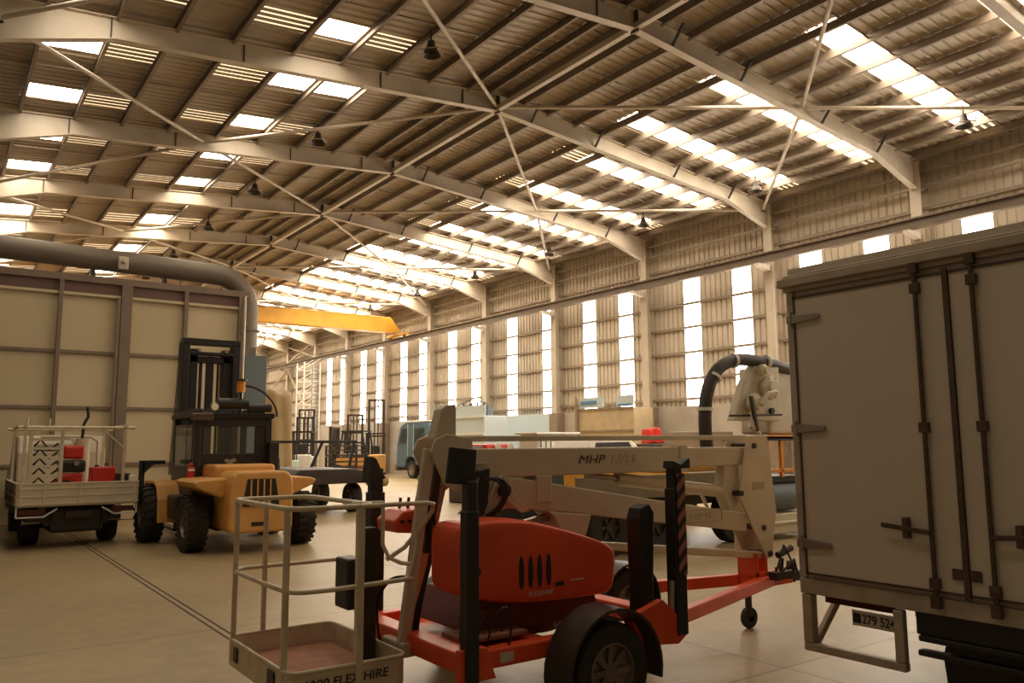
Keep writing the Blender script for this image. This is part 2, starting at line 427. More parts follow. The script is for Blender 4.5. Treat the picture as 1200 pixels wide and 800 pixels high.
struct(wr.add(vs, fs).build('wall_right', wallm), 'corrugated metal right wall of the shed', 'wall')
struct(M().box(24.24, 24.42, Y0, YE, 0, 3.32).build('wall_right_dado', conc), 'stained concrete dado panels along the right wall', 'wall')
for k, a in enumerate(WS):
    wn[0] += 1
    struct(M().box(24.33, 24.35, a-WW, a+WW, 3.3, 8.42).build('window_%d' % wn[0], sheetwall), 'tall translucent strip in the right wall, number %d from the near end' % (k+1), 'window')
# far gable wall
ribs = []; x = -1.
while x < 24.4:
    ribs += [(x, 0), (x+.13, 0), (x+.15, .04), (x+.2, .04), (x+.22, 0)]; x += .25
vs = []
for x, dy in ribs: vs += [(x, YE+dy, 0), (x, YE+dy, zs(x))]
struct(M().add(vs, [(2*i, 2*i+1, 2*i+3, 2*i+2) for i in range(len(ribs)-1)]).build('wall_far', wallm), 'corrugated far gable wall', 'wall')
for i, z in enumerate([1.5, 3.2, 4.9, 6.6, 8.3]):
    tag(M().box(-.2, 24.2, YE-.1, YE-.001, z, z+.1).build('gable_girt', girtm), 'horizontal girt on the far gable wall, %s from the floor' % ords[i], 'girt', 'girts of the far wall')
for i, x in enumerate([5.5, 12.07, 18.6]):
    tag(M().box(x-.12, x+.12, YE-.4, YE-.1, 0, zs(x)-.3).build('gable_column', cream), 'steel column against the far gable wall, %s from the left' % ords[i], 'column', 'gable columns')
# left wall : open annexe side, only a far part closed
struct(M().box(-.35, -.25, 23.9, YE, 0, 10.5).build('wall_left', wallm), 'metal left wall beyond the booth', 'wall')
# roof bracing pipes
def node(kind, k):
    Y = FY[k]
    return {'A': Vector((RX, Y, 11.12)), 'R': Vector((RX+6.16, Y, 10.72)), 'L': Vector((RX-6.16, Y, 10.72)), 'KR': Vector((RX+11.6, Y, 10.15)), 'KL': Vector((RX-11.6, Y, 10.0))}[kind]
for e in range(0, len(FY), 2):
    for dk in (-1, 1):
        o_ = e+dk
        if 0 <= o_ < len(FY):
            for a, b_, w in (('A', 'R', 'from ridge to right mid rafter'), ('A', 'L', 'from ridge to left mid rafter'), ('KR', 'R', 'from right knee to mid rafter'), ('KL', 'L', 'from left knee to mid rafter')):
                P, Q = node(a, e), node(b_, o_); d = (Q-P).normalized()*.12
                br_ = M().cyl(P+d, Q-d, .05, n=10).box(P.x-.1, P.x+.1, P.y-.06, P.y+.06, P.z-.07, P.z-.05)
                tag(br_.build('roof_brace', cream, smooth=True), 'diagonal roof brace pipe %s, between %s and %s rafter' % (w, ords[e], ords[o_]), 'brace', 'roof bracing pipes')
# wall bracing in the last bay
for i, (a, b_) in enumerate([((23.9, 59.6, 8.7), (23.9, 65.3, 10)), ((23.9, 59.6, 10), (23.9, 65.3, 8.7)), ((23.9, 65.6, 3.3), (23.9, 71.2, 6)), ((23.9, 65.6, 8), (23.9, 71.2, 6)), ((23.9, 59.6, 3.3), (23.9, 65.3, 8))]):
    tag(M().beam(a, b_, .1, .1).build('wall_brace', cream), 'diagonal wall brace near the far right corner, %s of five' % ords[i], 'brace', 'wall bracing at the far corner')
# high bay lamps
def lamp(x, y, label):
    t = thing('high_bay_lamp', label, 'lamp', (x, y+.4, zs(x)-.62), 0, 'high bay lamps under the roof')
    M().lathe([(.02, .24), (.08, .24), (.1, .12), (.2, -.06), (.22, -.09), (.19, -.07), (.08, .1)], (0, 0, 0), 'z', 20).build('shade', dark, t, smooth=True)
    M().cyl((0, 0, .24), (0, 0, .5), .02).build('hanger', dark, t)
    q = M()
    for a in range(4): q.tube([(.3*math.cos(a*PI/2), .3*math.sin(a*PI/2), -.02), (.3*math.cos(a*PI/2+PI/2), .3*math.sin(a*PI/2+PI/2), -.02)], .012, 6)
    q.build('guard_frame', girtm, t)
for i, y in enumerate([14.6, 21.2, 26.9, 32.7, 38.6, 44.6]): lamp(8.6, y, 'dark high bay lamp under the left slope, %s from the near end' % ords[i])
for i, y in enumerate([9.05, 15.7, 20.9, 26.7, 32.7, 38.6, 44.6]): lamp(21.6, y, 'dark high bay lamp under the right slope, %s from the near end' % ords[i])
# floor track groove
struct(M().box(2.51, 2.53, 3, 22.8, 0, .004).box(2.59, 2.61, 3, 22.8, 0, .004).build('trim_1', darkgap), 'pair of narrow rail grooves in the floor', 'floor groove')

# ------------------------------------------------------------------ overhead crane
t = thing('overhead_crane', 'yellow overhead travelling crane girder spanning the far bays', 'crane', (12, 44.6, 8.5), 0, None, True)
M().prism([(.5, 8.75), (21.9, 8.75), (23.0, 8.75), (23.25, 8.9), (22.6, 9.68), (.5, 9.68)], 'y', 44.15, 44.85).build('girder', yellow, t, bevel=.02)
M().box(23.1, 23.5, 43.5, 45.7, 8.56, 8.72).build('end_carriage', yellow, t, bevel=.02)
q = M()
for y in (43.7, 45.5): M().cyl((23.22, y, 8.62), (23.38, y, 8.62), .12).build('carriage_wheel', dark, t)
M().box(22.2, 22.9, 44.86, 45.3, 9.0, 9.6).build('drive_motor', greyb, t, bevel=.03)
q = M()
for x in range(2, 22): q.tube([(x, 44.1, 9.68), (x+.25, 44.08, 9.6), (x+.5, 44.08, 9.58), (x+.75, 44.08, 9.6), (x+1, 44.1, 9.68)], .02, 6)
q.build('festoon_cable', cable, t)

# ------------------------------------------------------------------ blasting booth, duct, cabinet
t = thing('blasting_booth', 'large beige panelled booth with brown rails on the left', 'booth', (3, 24, 0), 0, None, True)
M().box(-.2, 7.1, 23.0, 29.4, .02, 5.80).build('panel_wall', boothp, t)
M().box(-.21, 7.12, 22.98, 29.42, 5.80, 6.10).build('top_band', boothb, t)
M().box(-.22, 7.2, 22.9, 29.5, 6.10, 6.28).build('roof_edge', boothr, t, bevel=.01)
for z in (1.42, 2.86, 4.28): M().box(-.2, 7.05, 22.93, 22.99, z-.04, z+.04).build('rail', boothr, t)
M().box(-.2, 7.05, 22.9, 22.98, 5.74, 5.81).build('rail', boothp, t)
for x, w in ((-.1, .1), (.8, .1), (2.42, .05), (3.95, .13), (5.45, .05), (6.98, .1)): M().box(x-w, x+w, 22.86, 22.98, .02, 6.1).build('post', boothr, t, bevel=.008)
M().box(3.72, 3.8, 22.84, 22.9, .02, 5.76).build('post', boothr, t)
t = thing('extraction_duct', 'fat round extraction duct bending down beside the booth', 'duct', (7.3, 23.6, 3), 0, None, True)
r0 = .36
pts = [(-.2, 23.6, 6.93), (6.2, 23.6, 6.83)]+[(6.4+.95*math.sin(a), 23.6, 5.88+.95*math.cos(a)) for a in [k*PI/2/8 for k in range(1, 9)]]+[(7.35, 23.6, 4.6)]
M().tube(pts, .3, 20).build('pipe', ductm, t, smooth=True)
M().lathe([(.345, 0), (.37, .01), (.37, .06), (.345, .07)], (7.35, 23.6, 5.2), 'z', 24).build('flange', ductm, t)
M().box(7.12, 7.58, 23.3, 23.9, 4.46, 4.75).build('plenum', ductm, t, bevel=.05)
for x in (3.2, 5.0): M().box(x-.05, x+.05, 23.5, 23.7, 6.28, 6.6).build('support', dark, t)
q = M().box(3.75, 4.0, 23.2, 23.3, 6.6, 6.95).cyl((3.87, 23.2, 6.8), (3.87, 23.05, 6.8), .06)
q.build('damper_box', cream, t, bevel=.02)
tag(M().box(7.14, 7.78, 23.0, 23.9, 0, 4.46).build('dust_cabinet', greyb, bevel=.01), 'tall grey-blue cabinet at the right end of the booth', 'cabinet')
tag(M().cyl((6.98, 22.7, 0), (6.98, 22.7, 6.1), .055).build('standpipe', steel), 'slim vertical pipe in front of booth corner', 'pipe')
# ------------------------------------------------------------------ trailer boom lift
B_ = thing('boom_lift', 'red and beige towable boom lift with empty cage basket in the foreground', 'boom lift', (3.9, 5.3, 0), 0, None, True)
maroon = mat('dark_maroon', (.13, .025, .014), .5, 0, .3)  # one even dark maroon for the turret base
q = M()
q.box(2.82, 2.98, 4.42, 6.05, .44, .57)
q.box(2.9, 4.9, 4.5, 4.62, .44, .56).box(2.9, 4.9, 5.98, 6.1, .44, .56)
q.box(4.78, 4.95, 4.5, 6.1, .44, .56).box(3.5, 3.62, 4.6, 6.0, .44, .54).box(2.95, 3.5, 4.62, 5.98, .46, .485)
q.box(3.84, 3.96, 4.5, 6.1, .3, .42)
q.build('chassis', red, B_, bevel=.012)
q = M(); q.beam((4.9, 4.62, .5), (6.95, 5.22, .52), .09, .11).beam((4.9, 5.98, .5), (6.95, 5.38, .52), .09, .11).box(6.7, 7.3, 5.2, 5.4, .46, .58)
q.build('drawbar', red, B_, bevel=.01)
q = M().box(7.25, 7.5, 5.24, 5.36, .46, .56).cyl((7.42, 5.3, .5), (7.42, 5.3, .66), .05)
q.build('tow_hitch', dark, B_, bevel=.01)
q = M().cyl((6.95, 5.5, .12), (6.95, 5.5, .95), .035).cyl((6.95, 5.5, .9), (7.1, 5.5, .9), .015)
j = q.build('jockey_stand', dark, B_, smooth=True)
M().lathe([(.04, -.03), (.1, -.03), (.11, 0), (.1, .03), (.04, .03)], (6.95, 5.5, .11), 'y', 18).build('jockey_wheel', rubber, j, smooth=True)
q = M()
for i in range(6):
    x = 6.86+.05*i; q.cyl((x, 5.1+.03*(i % 2), .56), (x+.02, 5.12, .62+.04*(i*5 % 4)), .016, n=7)
q.box(6.84, 7.14, 5.06, 5.16, .54, .62).box(6.95, 7.1, 5.5, 5.6, .6, .95).cyl((6.9, 5.08, .78), (7.12, 5.08, .84), .035, n=10).tube([(6.86, 5.06, .66), (6.95, 5.04, .88), (7.1, 5.06, .7), (7.15, 5.08, .5)], .012, 6).tube([(6.9, 5.06, .6), (7.05, 5.0, .74), (7.2, 5.06, .55)], .012, 6)
q.build('valve_block', dark, B_, bevel=.004)
# cradle
M().box(6.7, 6.73, 5.18, 5.42, .56, .8).box(6.84, 6.87, 5.18, 5.42, .56, .8).box(6.7, 6.87, 5.18, 5.2, .56, .62).build('boom_cradle', red, B_, bevel=.005)
M().beam((6.86, 5.44, .92), (7.12, 5.44, .92), .3, .34, (0, 0, 1)).build('riser_cover', boomc, B_, bevel=.03)
# turret
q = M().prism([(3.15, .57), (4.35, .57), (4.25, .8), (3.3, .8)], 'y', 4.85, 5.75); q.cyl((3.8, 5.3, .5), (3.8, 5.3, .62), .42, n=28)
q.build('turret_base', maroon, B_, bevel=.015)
# hood : rounded cover drawn as an outline with crowned sides
pr = [(2.945, .98), (2.945, 1.14), (2.945, 1.30), (2.98, 1.345), (3.08, 1.365), (3.45, 1.365), (3.74, 1.31), (4.25, 1.16), (4.385, 1.09), (4.41, 1.02), (4.39, .84), (4.36, .755), (4.27, .735), (3.44, .75), (3.10, .835), (2.99, .87), (2.95, .91)]
hq = M(); n = len(pr); rings = []
cx, cz = 3.68, 1.07
for y, s in ((4.715, .90), (4.73, .95), (4.76, .985), (4.82, 1.0), (4.95, 1.01), (5.06, 1.0), (5.11, .96), (5.125, .90)):
    rings.append([(cx+(x-cx)*(1-(1-s)*.45), y, cz+(z-cz)*s) for x, z in pr])
vs = [v for r in rings for v in r]; fs = [(i*n+k, i*n+(k+1) % n, (i+1)*n+(k+1) % n, (i+1)*n+k) for i in range(len(rings)-1) for k in range(n)]
fs += [tuple(range(n)), tuple(range((len(rings)-1)*n, len(rings)*n))]
hood = hq.add(vs, fs).build('engine_hood', red, B_)
for p in hood.data.polygons: p.use_smooth = True
sb = hood.modifiers.new('sub', 'SUBSURF'); sb.levels = 1; sb.render_levels = 2
hy = 4.716
for i in range(4):
    x = 3.47+i*.082
    v = M().prism([(x+.021*math.cos(a), .985+.115*math.sin(a)) for a in [2*PI*k/16 for k in range(16)]], 'y', hy-.006, hy+.02).build('cooling_slot', black, None); v.parent = hood
q = M().prism([(3.1+.025*math.cos(a), 1.03+.03*math.sin(a)) for a in [2*PI*k/14 for k in range(14)]], 'y', hy-.004, hy+.02)
v = q.build('hood_latch', black, None); v.parent = hood
q = M().box(3.78, 3.86, hy-.004, hy+.01, .86, .89)
v = q.build('warning_sticker', black, None); v.parent = hood
q = M().box(3.92, 4.05, hy-.003, hy+.01, .885, .895)
v = q.build('small_sticker', whiteletter, None); v.parent = hood
o = text('FLEXIHIRE', 'hood_lettering', whiteletter, hood, (0, 0, 0), (PI/2, 0, 0), .05, .001, 1.0, .2); o.location = (3.53, hy-.004, .812)
# upright yoke above the hood carrying the lower boom
for y in (5.14, 5.44):
    M().prism([(3.38, 1.35), (3.46, 1.42), (3.53, 1.58), (3.6, 1.66), (3.68, 1.62), (3.72, 1.5), (3.86, 1.37), (3.78, 1.36), (3.62, 1.47), (3.55, 1.36)], 'y', y-.012, y+.012).build('boom_yoke', boomc, B_, bevel=.006)
M().cyl((3.6, 5.08, 1.54), (3.6, 5.5, 1.54), .05).build('pivot_pin', dark, B_, smooth=True)
# lower boom
M().prism([(3.52, 1.66), (3.66, 1.65), (5.25, 1.4), (6.6, 1.2), (6.6, 1.02), (5.25, 1.2), (4.25, 1.34), (3.62, 1.40), (3.52, 1.5)], 'y', 5.2, 5.4).build('lower_boom', boomc, B_, bevel=.012)
M().prism([(4.1, 1.35), (4.56, 1.3), (4.5, 1.14), (4.38, 1.10), (4.25, 1.14), (4.16, 1.3)], 'y', 5.19, 5.41).build('boom_rest', boomc, B_, bevel=.01)
M().beam((3.75, 5.3, 1.22), (4.2, 5.3, 1.3), .06, .06).build('lift_ram', steel, B_)
# upper boom : outer and inner sections
ub = M().box(3.3, 5.74, 5.2, 5.4, 1.635, 1.86).build('upper_boom', boomc, B_, bevel=.012)
M().box(5.66, 5.76, 5.185, 5.415, 1.625, 1.875).build('boom_collar', boomc, B_, bevel=.006)
M().box(5.7, 6.75, 5.22, 5.38, 1.67, 1.85).build('inner_boom', boomc, B_, bevel=.01)
M().beam((3.1, 5.3, 1.935), (6.82, 5.3, 1.945), .04, .045).build('levelling_rod', boomc, B_, bevel=.006)
# riser link plates (right)
ppl = [(6.62, 1.96), (6.92, 1.97), (7.02, 1.2), (6.92, .76), (6.84, .74), (6.45, 1.37), (6.5, 1.55)]
for y in (5.17, 5.43): M().prism(ppl, 'y', y-.012, y+.012).build('riser_plate', boomc, B_, bevel=.005)
M().prism([(6.35, 1.72), (6.55, 1.72), (6.6, 1.4), (6.45, 1.14), (6.3, 1.4)], 'y', 5.24, 5.36).build('link_block', boomc, B_, bevel=.02)
for x, z in ((6.70, 1.86), (6.47, 1.40), (6.80, 1.05), (6.88, .79)): M().cyl((x, 5.14, z), (x, 5.46, z), .028).build('pivot_pin', dark, B_, smooth=True)
M().box(6.66, 6.84, 5.155, 5.16, 1.43, 1.5).build('sticker_outline', fadelet, B_)
M().cyl((4.95, 5.3, 1.58), (6.42, 5.3, 1.41), .06).build('boom_cylinder', boomc, B_, smooth=True)
M().cyl((4.6, 5.3, 1.62), (5.0, 5.3, 1.575), .03).build('cylinder_rod', steel, B_, smooth=True)
M().beam((6.0, 5.3, 1.50), (6.16, 5.3, 1.24), .02, .03).build('hose_bracket', boomc, B_)
M().beam((4.1, 5.25, 1.10), (6.85, 5.25, .77), .06, .07).build('stay_bar', boomc, B_, bevel=.01)
M().box(3.98, 4.14, 5.19, 5.41, 1.42, 1.64).build('boom_bracket', boomc, B_, bevel=.01)
# lettering on booms
text('MHP', 'boom_lettering', letter, B_, (4.42, 5.197, 1.725), (PI/2, 0, 0), .105, .001, 1.4, .25, 0)
text('13/15', 'worn_boom_lettering', fadelet, B_, (4.77, 5.197, 1.725), (PI/2, 0, 0), .105, .001, 1.35, .25)
q = M()
for a, b_, c_0, d_ in ((5.63, 6.23, 1.265, 1.27), (5.63, 6.23, 1.155, 1.16), (5.63, 5.637, 1.155, 1.27), (6.223, 6.23, 1.155, 1.27)): q.box(a, b_, 5.194, 5.2, c_0-.02*0, d_)
q.build('faded_sticker', fadelet, B_)
text('CHIME', 'faded_lettering', fadelet, B_, (5.67, 5.197, 1.18), (PI/2, 0, 0), .085, .001, 1.7)
M().box(3.36, 3.5, 5.19, 5.2, 1.745, 1.755).build('boom_mark', white, B_)
# left end knuckle and jib
for y in (5.17, 5.43): M().prism([(2.98, 1.84), (3.02, 1.93), (3.12, 1.97), (3.34, 1.94), (3.38, 1.62), (3.24, 1.52), (3.1, 1.6)], 'y', y-.012, y+.012).build('knuckle_plate', boomc, B_, bevel=.006)
M().prism([(3.06, 1.93), (3.12, 2.16), (3.16, 2.19), (3.25, 2.20), (3.25, 1.93)], 'y', 5.24, 5.36).build('knuckle_head', boomc, B_, bevel=.01)
M().beam((3.0, 5.22, 1.86), (2.80, 5.22, .5), .05, .09, (1, 0, 0)).build('jib_link', boomc, B_, bevel=.008)
M().beam((3.2, 5.40, 1.60), (2.93, 5.40, .52), .06, .10, (1, 0, 0)).build('jib_arm', boomc, B_, bevel=.008)
M().beam((3.12, 5.3, 1.75), (3.02, 5.3, 1.1), .06, .06, (1, 0, 0)).build('jib_ram', dark, B_)
M().box(2.76, 2.99, 5.15, 5.47, .42, .52).build('jib_foot', boomc, B_, bevel=.01)
for dx, dy in ((0, 0), (.03, .03), (.06, -.02)):
    M().tube(bez((3.3+dx, 5.12+dy, 1.66), (3.18+dx, 5.0, 1.5), (3.22+dx, 5.0, 1.3), (3.45+dx, 5.14, 1.32)), .012, 6).build('hydraulic_hose', cable, B_, smooth=True)
    M().tube(bez((3.32+dx, 5.12+dy, 1.62), (3.6+dx, 5.02, 1.7), (3.6, 5.0, 1.45), (3.42+dx, 5.1, 1.36)), .012, 6).build('hydraulic_hose', cable, B_, smooth=True)
    M().tube(bez((2.98+dx, 5.3+dy, 1.5), (3.15, 5.2, 1.2), (2.9, 5.2, .9), (2.9+dx, 5.3, .5)), .011, 6).build('hydraulic_hose', cable, B_, smooth=True)
    M().tube(bez((2.7+dx, 5.5+dy, .45), (2.62, 5.45, .9), (2.8, 5.35, 1.0), (2.95+dx, 5.4, .9)), .01, 6).build('hydraulic_hose', cable, B_, smooth=True)
M().prism([(3.34, 1.70), (3.46, 1.72), (3.44, 1.45), (3.4, 1.36), (3.33, 1.42)], 'y', 5.08, 5.14).build('hose_guide', black, B_, bevel=.015)
# control rail at the rear deck
q = M().tube([(2.98, 4.75, .57), (2.98, 4.75, .75), (3.0, 4.75, .77), (3.3, 4.75, .77), (3.32, 4.75, .75), (3.32, 4.75, .57)], .007, 6)
for i in range(4): q.cyl((3.06+.035*i, 4.8, .57), (3.06+.035*i, 4.8, .7), .006, n=6).cyl((3.06+.035*i, 4.8, .69), (3.06+.035*i, 4.8, .73), .011, n=8)
q.tube(bez((3.1, 4.6, .55), (3.0, 4.4, .9), (3.22, 4.4, .95), (3.24, 4.55, .55)), .008, 6)
q.build('control_levers', black, B_, smooth=True)
M().box(2.98, 3.5, 4.68, 5.0, .57, .6).build('deck_plate', rust, B_, bevel=.006)
M().box(3.13, 3.24, 4.493, 4.5, .47, .53).build('chassis_sticker', whiteletter, B_)
# wheels and mudguards
def mudguard(x, y0, y1, ro, zc, par, m_):
    a0, a1 = -12, 192; P = []
    for k in range(19): t = math.radians(a0+(a1-a0)*k/18); P.append((x+ro*math.cos(t), zc+ro*math.sin(t)))
    for k in range(18, -1, -1): t = math.radians(a0+(a1-a0)*k/18); P.append((x+(ro-.02)*math.cos(t), zc+(ro-.02)*math.sin(t)))
    g = M(); n = len(P)
    g.add([(p[0], y, p[1]) for y in (y0, y1) for p in P], [(k, (k+1) % n, n+(k+1) % n, n+k) for k in range(n)])
    h = n//2
    for y in (0, 1): g.add([(p[0], (y0, y1)[y], p[1]) for p in P], [(k, k+1, n-2-k, n-1-k) for k in range(h-1)])
    inner = y0 if abs(y0-5.3) < abs(y1-5.3) else y1
    return g.build('mudguard', m_, par, bevel=.006, smooth=True)
for y, s in ((4.33, -1), (6.27, 1)):
    wheel(B_, (3.9, y, .335), .335, .2, 'y', 0, s, .58, 8)
    mudguard(3.9, y-.14, y+.14, .43, .34, B_, dark)
# outriggers folded upright at the four corners
def outrigger(x, y, z0, z1, w, padw, near, label=None):
    o = M().box(x-w/2, x+w/2, y-w/2, y+w/2, z0, z1).box(x-w*.62, x+w*.62, y-w*.6, y+w*.6, z0, z0+.85*(z1-z0)).build('outrigger', black, B_, bevel=.008)
    f = M().box(x-padw/2, x+padw/2, y-padw*.5, y+padw*.5, z1-.01, z1+.02)
    return o
o = outrigger(2.83, 4.40, .40, 1.66, .075, .2, 1)
p = M().prism([(2.67, 1.65), (2.70, 1.88), (2.9, 1.86), (2.885, 1.63)], 'y', 4.42, 4.45).build('foot_plate', black, None, bevel=.006); p.parent = o
o = outrigger(4.70, 4.38, .46, 1.74, .09, .2, 1)
p = M().prism([(4.60, 1.70), (4.80, 1.70), (4.80, 1.78), (4.70, 1.73), (4.61, 1.76)], 'y', 4.30, 4.40).build('foot_plate', black, None, bevel=.004); p.parent = o
p = M().box(4.665, 4.755, 4.318, 4.322, .9, 1.66).build('hazard_strip', haz, None); p.parent = o
o = M().prism([(4.44, .62), (4.56, .62), (4.60, 1.36), (4.55, 1.43), (4.46, 1.4), (4.43, 1.32)], 'y', 4.5, 4.64).build('outrigger', black, B_, bevel=.01)
o = outrigger(3.03, 6.16, .40, 1.70, .1, .2, 0)
p = M().prism([(2.94, 1.58), (2.96, 1.8), (3.0, 1.78), (3.05, 1.68), (3.09, 1.62)], 'y', 6.08, 6.24).build('foot_plate', black, None, bevel=.006); p.parent = o
outrigger(4.75, 6.2, .40, 1.4, .1, .2, 0)
M().prism([(4.2, .45), (4.2, .66), (4.5, .74), (4.72, .56), (4.76, .46), (4.66, .40)], 'y', 4.34, 4.40).build('outrigger_bracket', red, B_, bevel=.006)
M().cyl((4.62, 4.37, .56), (4.64, 4.37, .86), .022).build('outrigger_ram', steel, B_, smooth=True)
M().prism([(2.75, .42), (2.75, .62), (2.95, .62), (3.02, .42)], 'y', 4.38, 4.44).build('outrigger_bracket', red, B_, bevel=.006)
# spare wheel under black cover, beyond the turret
o = wheel(B_, (5.42, 5.72, .42), .30, .17, 'y', 0, -1, .5, 5, name='spare_wheel')
mudguard(5.42, 5.6, 5.84, .36, .42, B_, black)
# basket
bx0, bx1, by0, by1 = 1.89, 2.72, 5.0, 6.28
BK = M()
def loop(x0, x1, y0, y1, z, r): return [(x, y, z) for x, y in rrect(x0, x1, y0, y1, r, 4)]
BK.prism(rrect(bx0+.02, bx1-.02, by0+.02, by1-.02, .06), 'z', .33, .35)
basket = BK.build('basket_floor', rust, B_)
q = M()
P = rrect(bx0, bx1, by0, by1, .08, 4); Pi = rrect(bx0+.015, bx1-.015, by0+.015, by1-.015, .07, 4); n = len(P)
vs = [(x, y, z) for z in (.30, .475) for x, y in P]+[(x, y, z) for z in (.30, .475) for x, y in Pi]
fs = []
for k in range(n):
    l = (k+1) % n
    fs += [(k, l, n+l, n+k), (2*n+k, 2*n+l, 3*n+l, 3*n+k), (n+k, n+l, 3*n+l, 3*n+k), (k, l, 2*n+l, 2*n+k)]
kick = q.add(vs, fs).build('kick_panel', cage, B_)
M().tube(loop(bx0, bx1, by0, by1, .485, .09), .013, 8, True).build('kick_rim', cage, kick, smooth=True).location = (0, 0, 0)
M().tube([(x, y, z) for x, y, z in loop(1.88, 2.47, 5.0, 6.22, 1.49, .13)], .018, 10, True).build('top_rail', cage, B_, smooth=True)
mid = [(2.76, 5.02, .98)]+[(2.2, 5.0, .97)]+[(x, y, .97) for x, y in [(2.0, 5.01), (1.93, 5.05), (1.90, 5.12), (1.89, 5.5), (1.89, 6.1), (1.91, 6.22), (2.0, 6.28), (2.78, 6.28)]]
M().tube(mid, .016, 10).build('mid_rail', cage, B_, smooth=True)
M().tube([(2.35, 4.99, 1.49), (2.86, 4.99, 1.49), (2.93, 5.03, 1.475), (2.96, 5.10, 1.42), (2.95, 5.18, 1.34), (2.82, 5.25, 1.16), (2.70, 5.3, 1.08)], .016, 10).build('extension_rail', cage, B_, smooth=True)
M().tube([(2.62, 5.2, 1.49), (2.62, 5.2, 1.2), (2.66, 5.18, 1.11), (2.74, 5.15, 1.07), (2.82, 5.1, 1.06)], .015, 8).build('rear_hoop', cage, B_, smooth=True)
M().tube([(2.78, 5.0, 1.49), (2.78, 5.0, 1.2), (2.74, 5.02, 1.0)], .014, 8).build('rail_upright', cage, B_, smooth=True)
M().tube([(2.40, 5.25, 1.49), (2.62, 5.2, 1.49)], .014, 8).build('rail_tie', cage, B_, smooth=True)
M().beam((2.72, 5.02, .98), (2.9, 5.3, 1.05), .03, .03).build('rail_stay', cage, B_)
for x, y, w_ in ((1.90, 5.12, .038), (1.90, 6.16, .034), (2.16, 6.28, .034), (2.36, 5.01, .05)):
    M().box(x-w_/2, x+w_/2, y-w_/2, y+w_/2, .34, 1.485).build('basket_post', cage, B_, bevel=.006)
M().box(2.58, 2.68, 5.40, 5.50, .35, 1.3).build('basket_mount', dark, B_, bevel=.008)
M().box(2.36, 2.50, 5.2, 5.42, .78, 1.12).build('manual_case', black, B_, bevel=.02)
cb = M().prism([(2.78, 1.26), (2.76, 1.34), (2.84, 1.41), (3.08, 1.44), (3.14, 1.37), (3.12, 1.28), (3.02, 1.24)], 'y', 5.3, 5.6).build('control_box', red, B_, bevel=.015)
q = M()
for i in range(5): q.cyl((2.82+.06*i, 5.30, 1.34), (2.82+.06*i, 5.27, 1.34), .012, n=8)
for i in range(3): q.cyl((2.88+.07*i, 5.45, 1.42), (2.89+.07*i, 5.45, 1.50), .012, n=8)
q.build('switches', black, cb, smooth=True).location = (0, 0, 0)
for y0, y1 in ((6.0, 6.08), (5.24, 5.36)): M().box(1.878, 1.886, y0, y1, .35, .45).build('bumper_pad', black, B_)
text('1300 FLEXIHIRE', 'basket_lettering', letter, B_, (1.98, 4.997, .375), (PI/2, 0, 0), .078, .001, 1.12, .1, .001)

# ------------------------------------------------------------------ box truck on the right
T = thing('box_truck', 'grey box truck parked with its double rear doors facing the shed', 'truck', (8, 2.6, 0), 0, None, True)
tx = 5.5; yl, yr = 3.86, 1.34
M().box(tx+.04, 11.5, yr, yl, .86, 3.28).build('box_body', truckp, T)
q = M().box(tx, tx+.1, yl-.06, yl, .87, 3.08).box(tx, tx+.1, yr, yr+.06, .87, 3.08).box(tx-.01, tx+.12, yr-.02, yl+.02, 3.085, 3.22).box(tx, tx+.1, yr, yl, .75, .865)
q.build('rear_frame', truckf, T, bevel=.008)
M().box(tx-.06, tx+.05, yr-.04, yl+.04, 3.12, 3.19).build('rain_gutter', truckf, T, bevel=.008)
ys = 2.60
def door(y0, y1, hinge_right):
    d = M().box(tx-.012, tx+.035, y0, y1, .9, 3.04).build('rear_door', truckp, T, bevel=.006)
    g = M()
    for a in ((y0, y0+.014), (y1-.014, y1)): g.box(tx-.020, tx-.008, a[0], a[1], .9, 3.04)
    g.box(tx-.020, tx-.008, y0, y1, 3.02, 3.04).box(tx-.020, tx-.008, y0, y1, .9, .915)
    s = g.build('door_seal', barm, None); s.parent = d
    yh = y1 if hinge_right else y0; sg = -1 if hinge_right else 1
    for z in (2.86, 2.0, 1.13):
        h = M().prism([(yh-sg*.06, z-.03), (yh-sg*.06, z+.03), (yh+sg*.02, z+.035), (yh+sg*.22, z+.02), (yh+sg*.235, z), (yh+sg*.22, z-.02), (yh+sg*.02, z-.035)], 'x', tx-.035, tx-.012)
        h.cyl((tx-.03, yh-sg*.02, z-.06), (tx-.03, yh-sg*.02, z+.06), .014, n=10)
        h.build('hinge', steel, None, bevel=.004).parent = d
    return d
d1 = door(ys+.008, yl-.075, True); d2 = door(yr+.075, ys-.008, False)
def lockbar(y, d, hs):
    b = M().cyl((tx-.035, y, .86), (tx-.035, y, 3.1), .016, n=10).build('locking_bar', barm, None, smooth=True); b.parent = d
    for z in (.96, 1.99, 2.95): M().box(tx-.055, tx-.012, y-.032, y+.032, z-.035, z+.035).build('bar_keeper', barm, None, bevel=.004).parent = d
    for z in (.84, 3.09): M().box(tx-.06, tx-.01, y-.03, y+.03, z-.04, z+.04).build('bar_cam', barm, None, bevel=.004).parent = d
    h = M().beam((tx-.055, y, 1.29), (tx-.055, y+hs*.34, 1.32), .016, .032).box(tx-.06, tx-.012, y+hs*.17-.02, y+hs*.17+.02, 1.24, 1.38)
    h.build('door_handle', barm, None, bevel=.004).parent = d
lockbar(2.80, d1, 1); lockbar(2.425, d2, -1)
M().box(tx-.03, tx-.012, ys-.018, ys+.018, .88, 3.06).build('centre_strip', barm, T)
q = M()
for y in (2.66, 2.54): q.box(tx-.024, tx-.012, y-.03, y+.03, 1.0, 1.07)
q.build('door_sticker', barm, T)
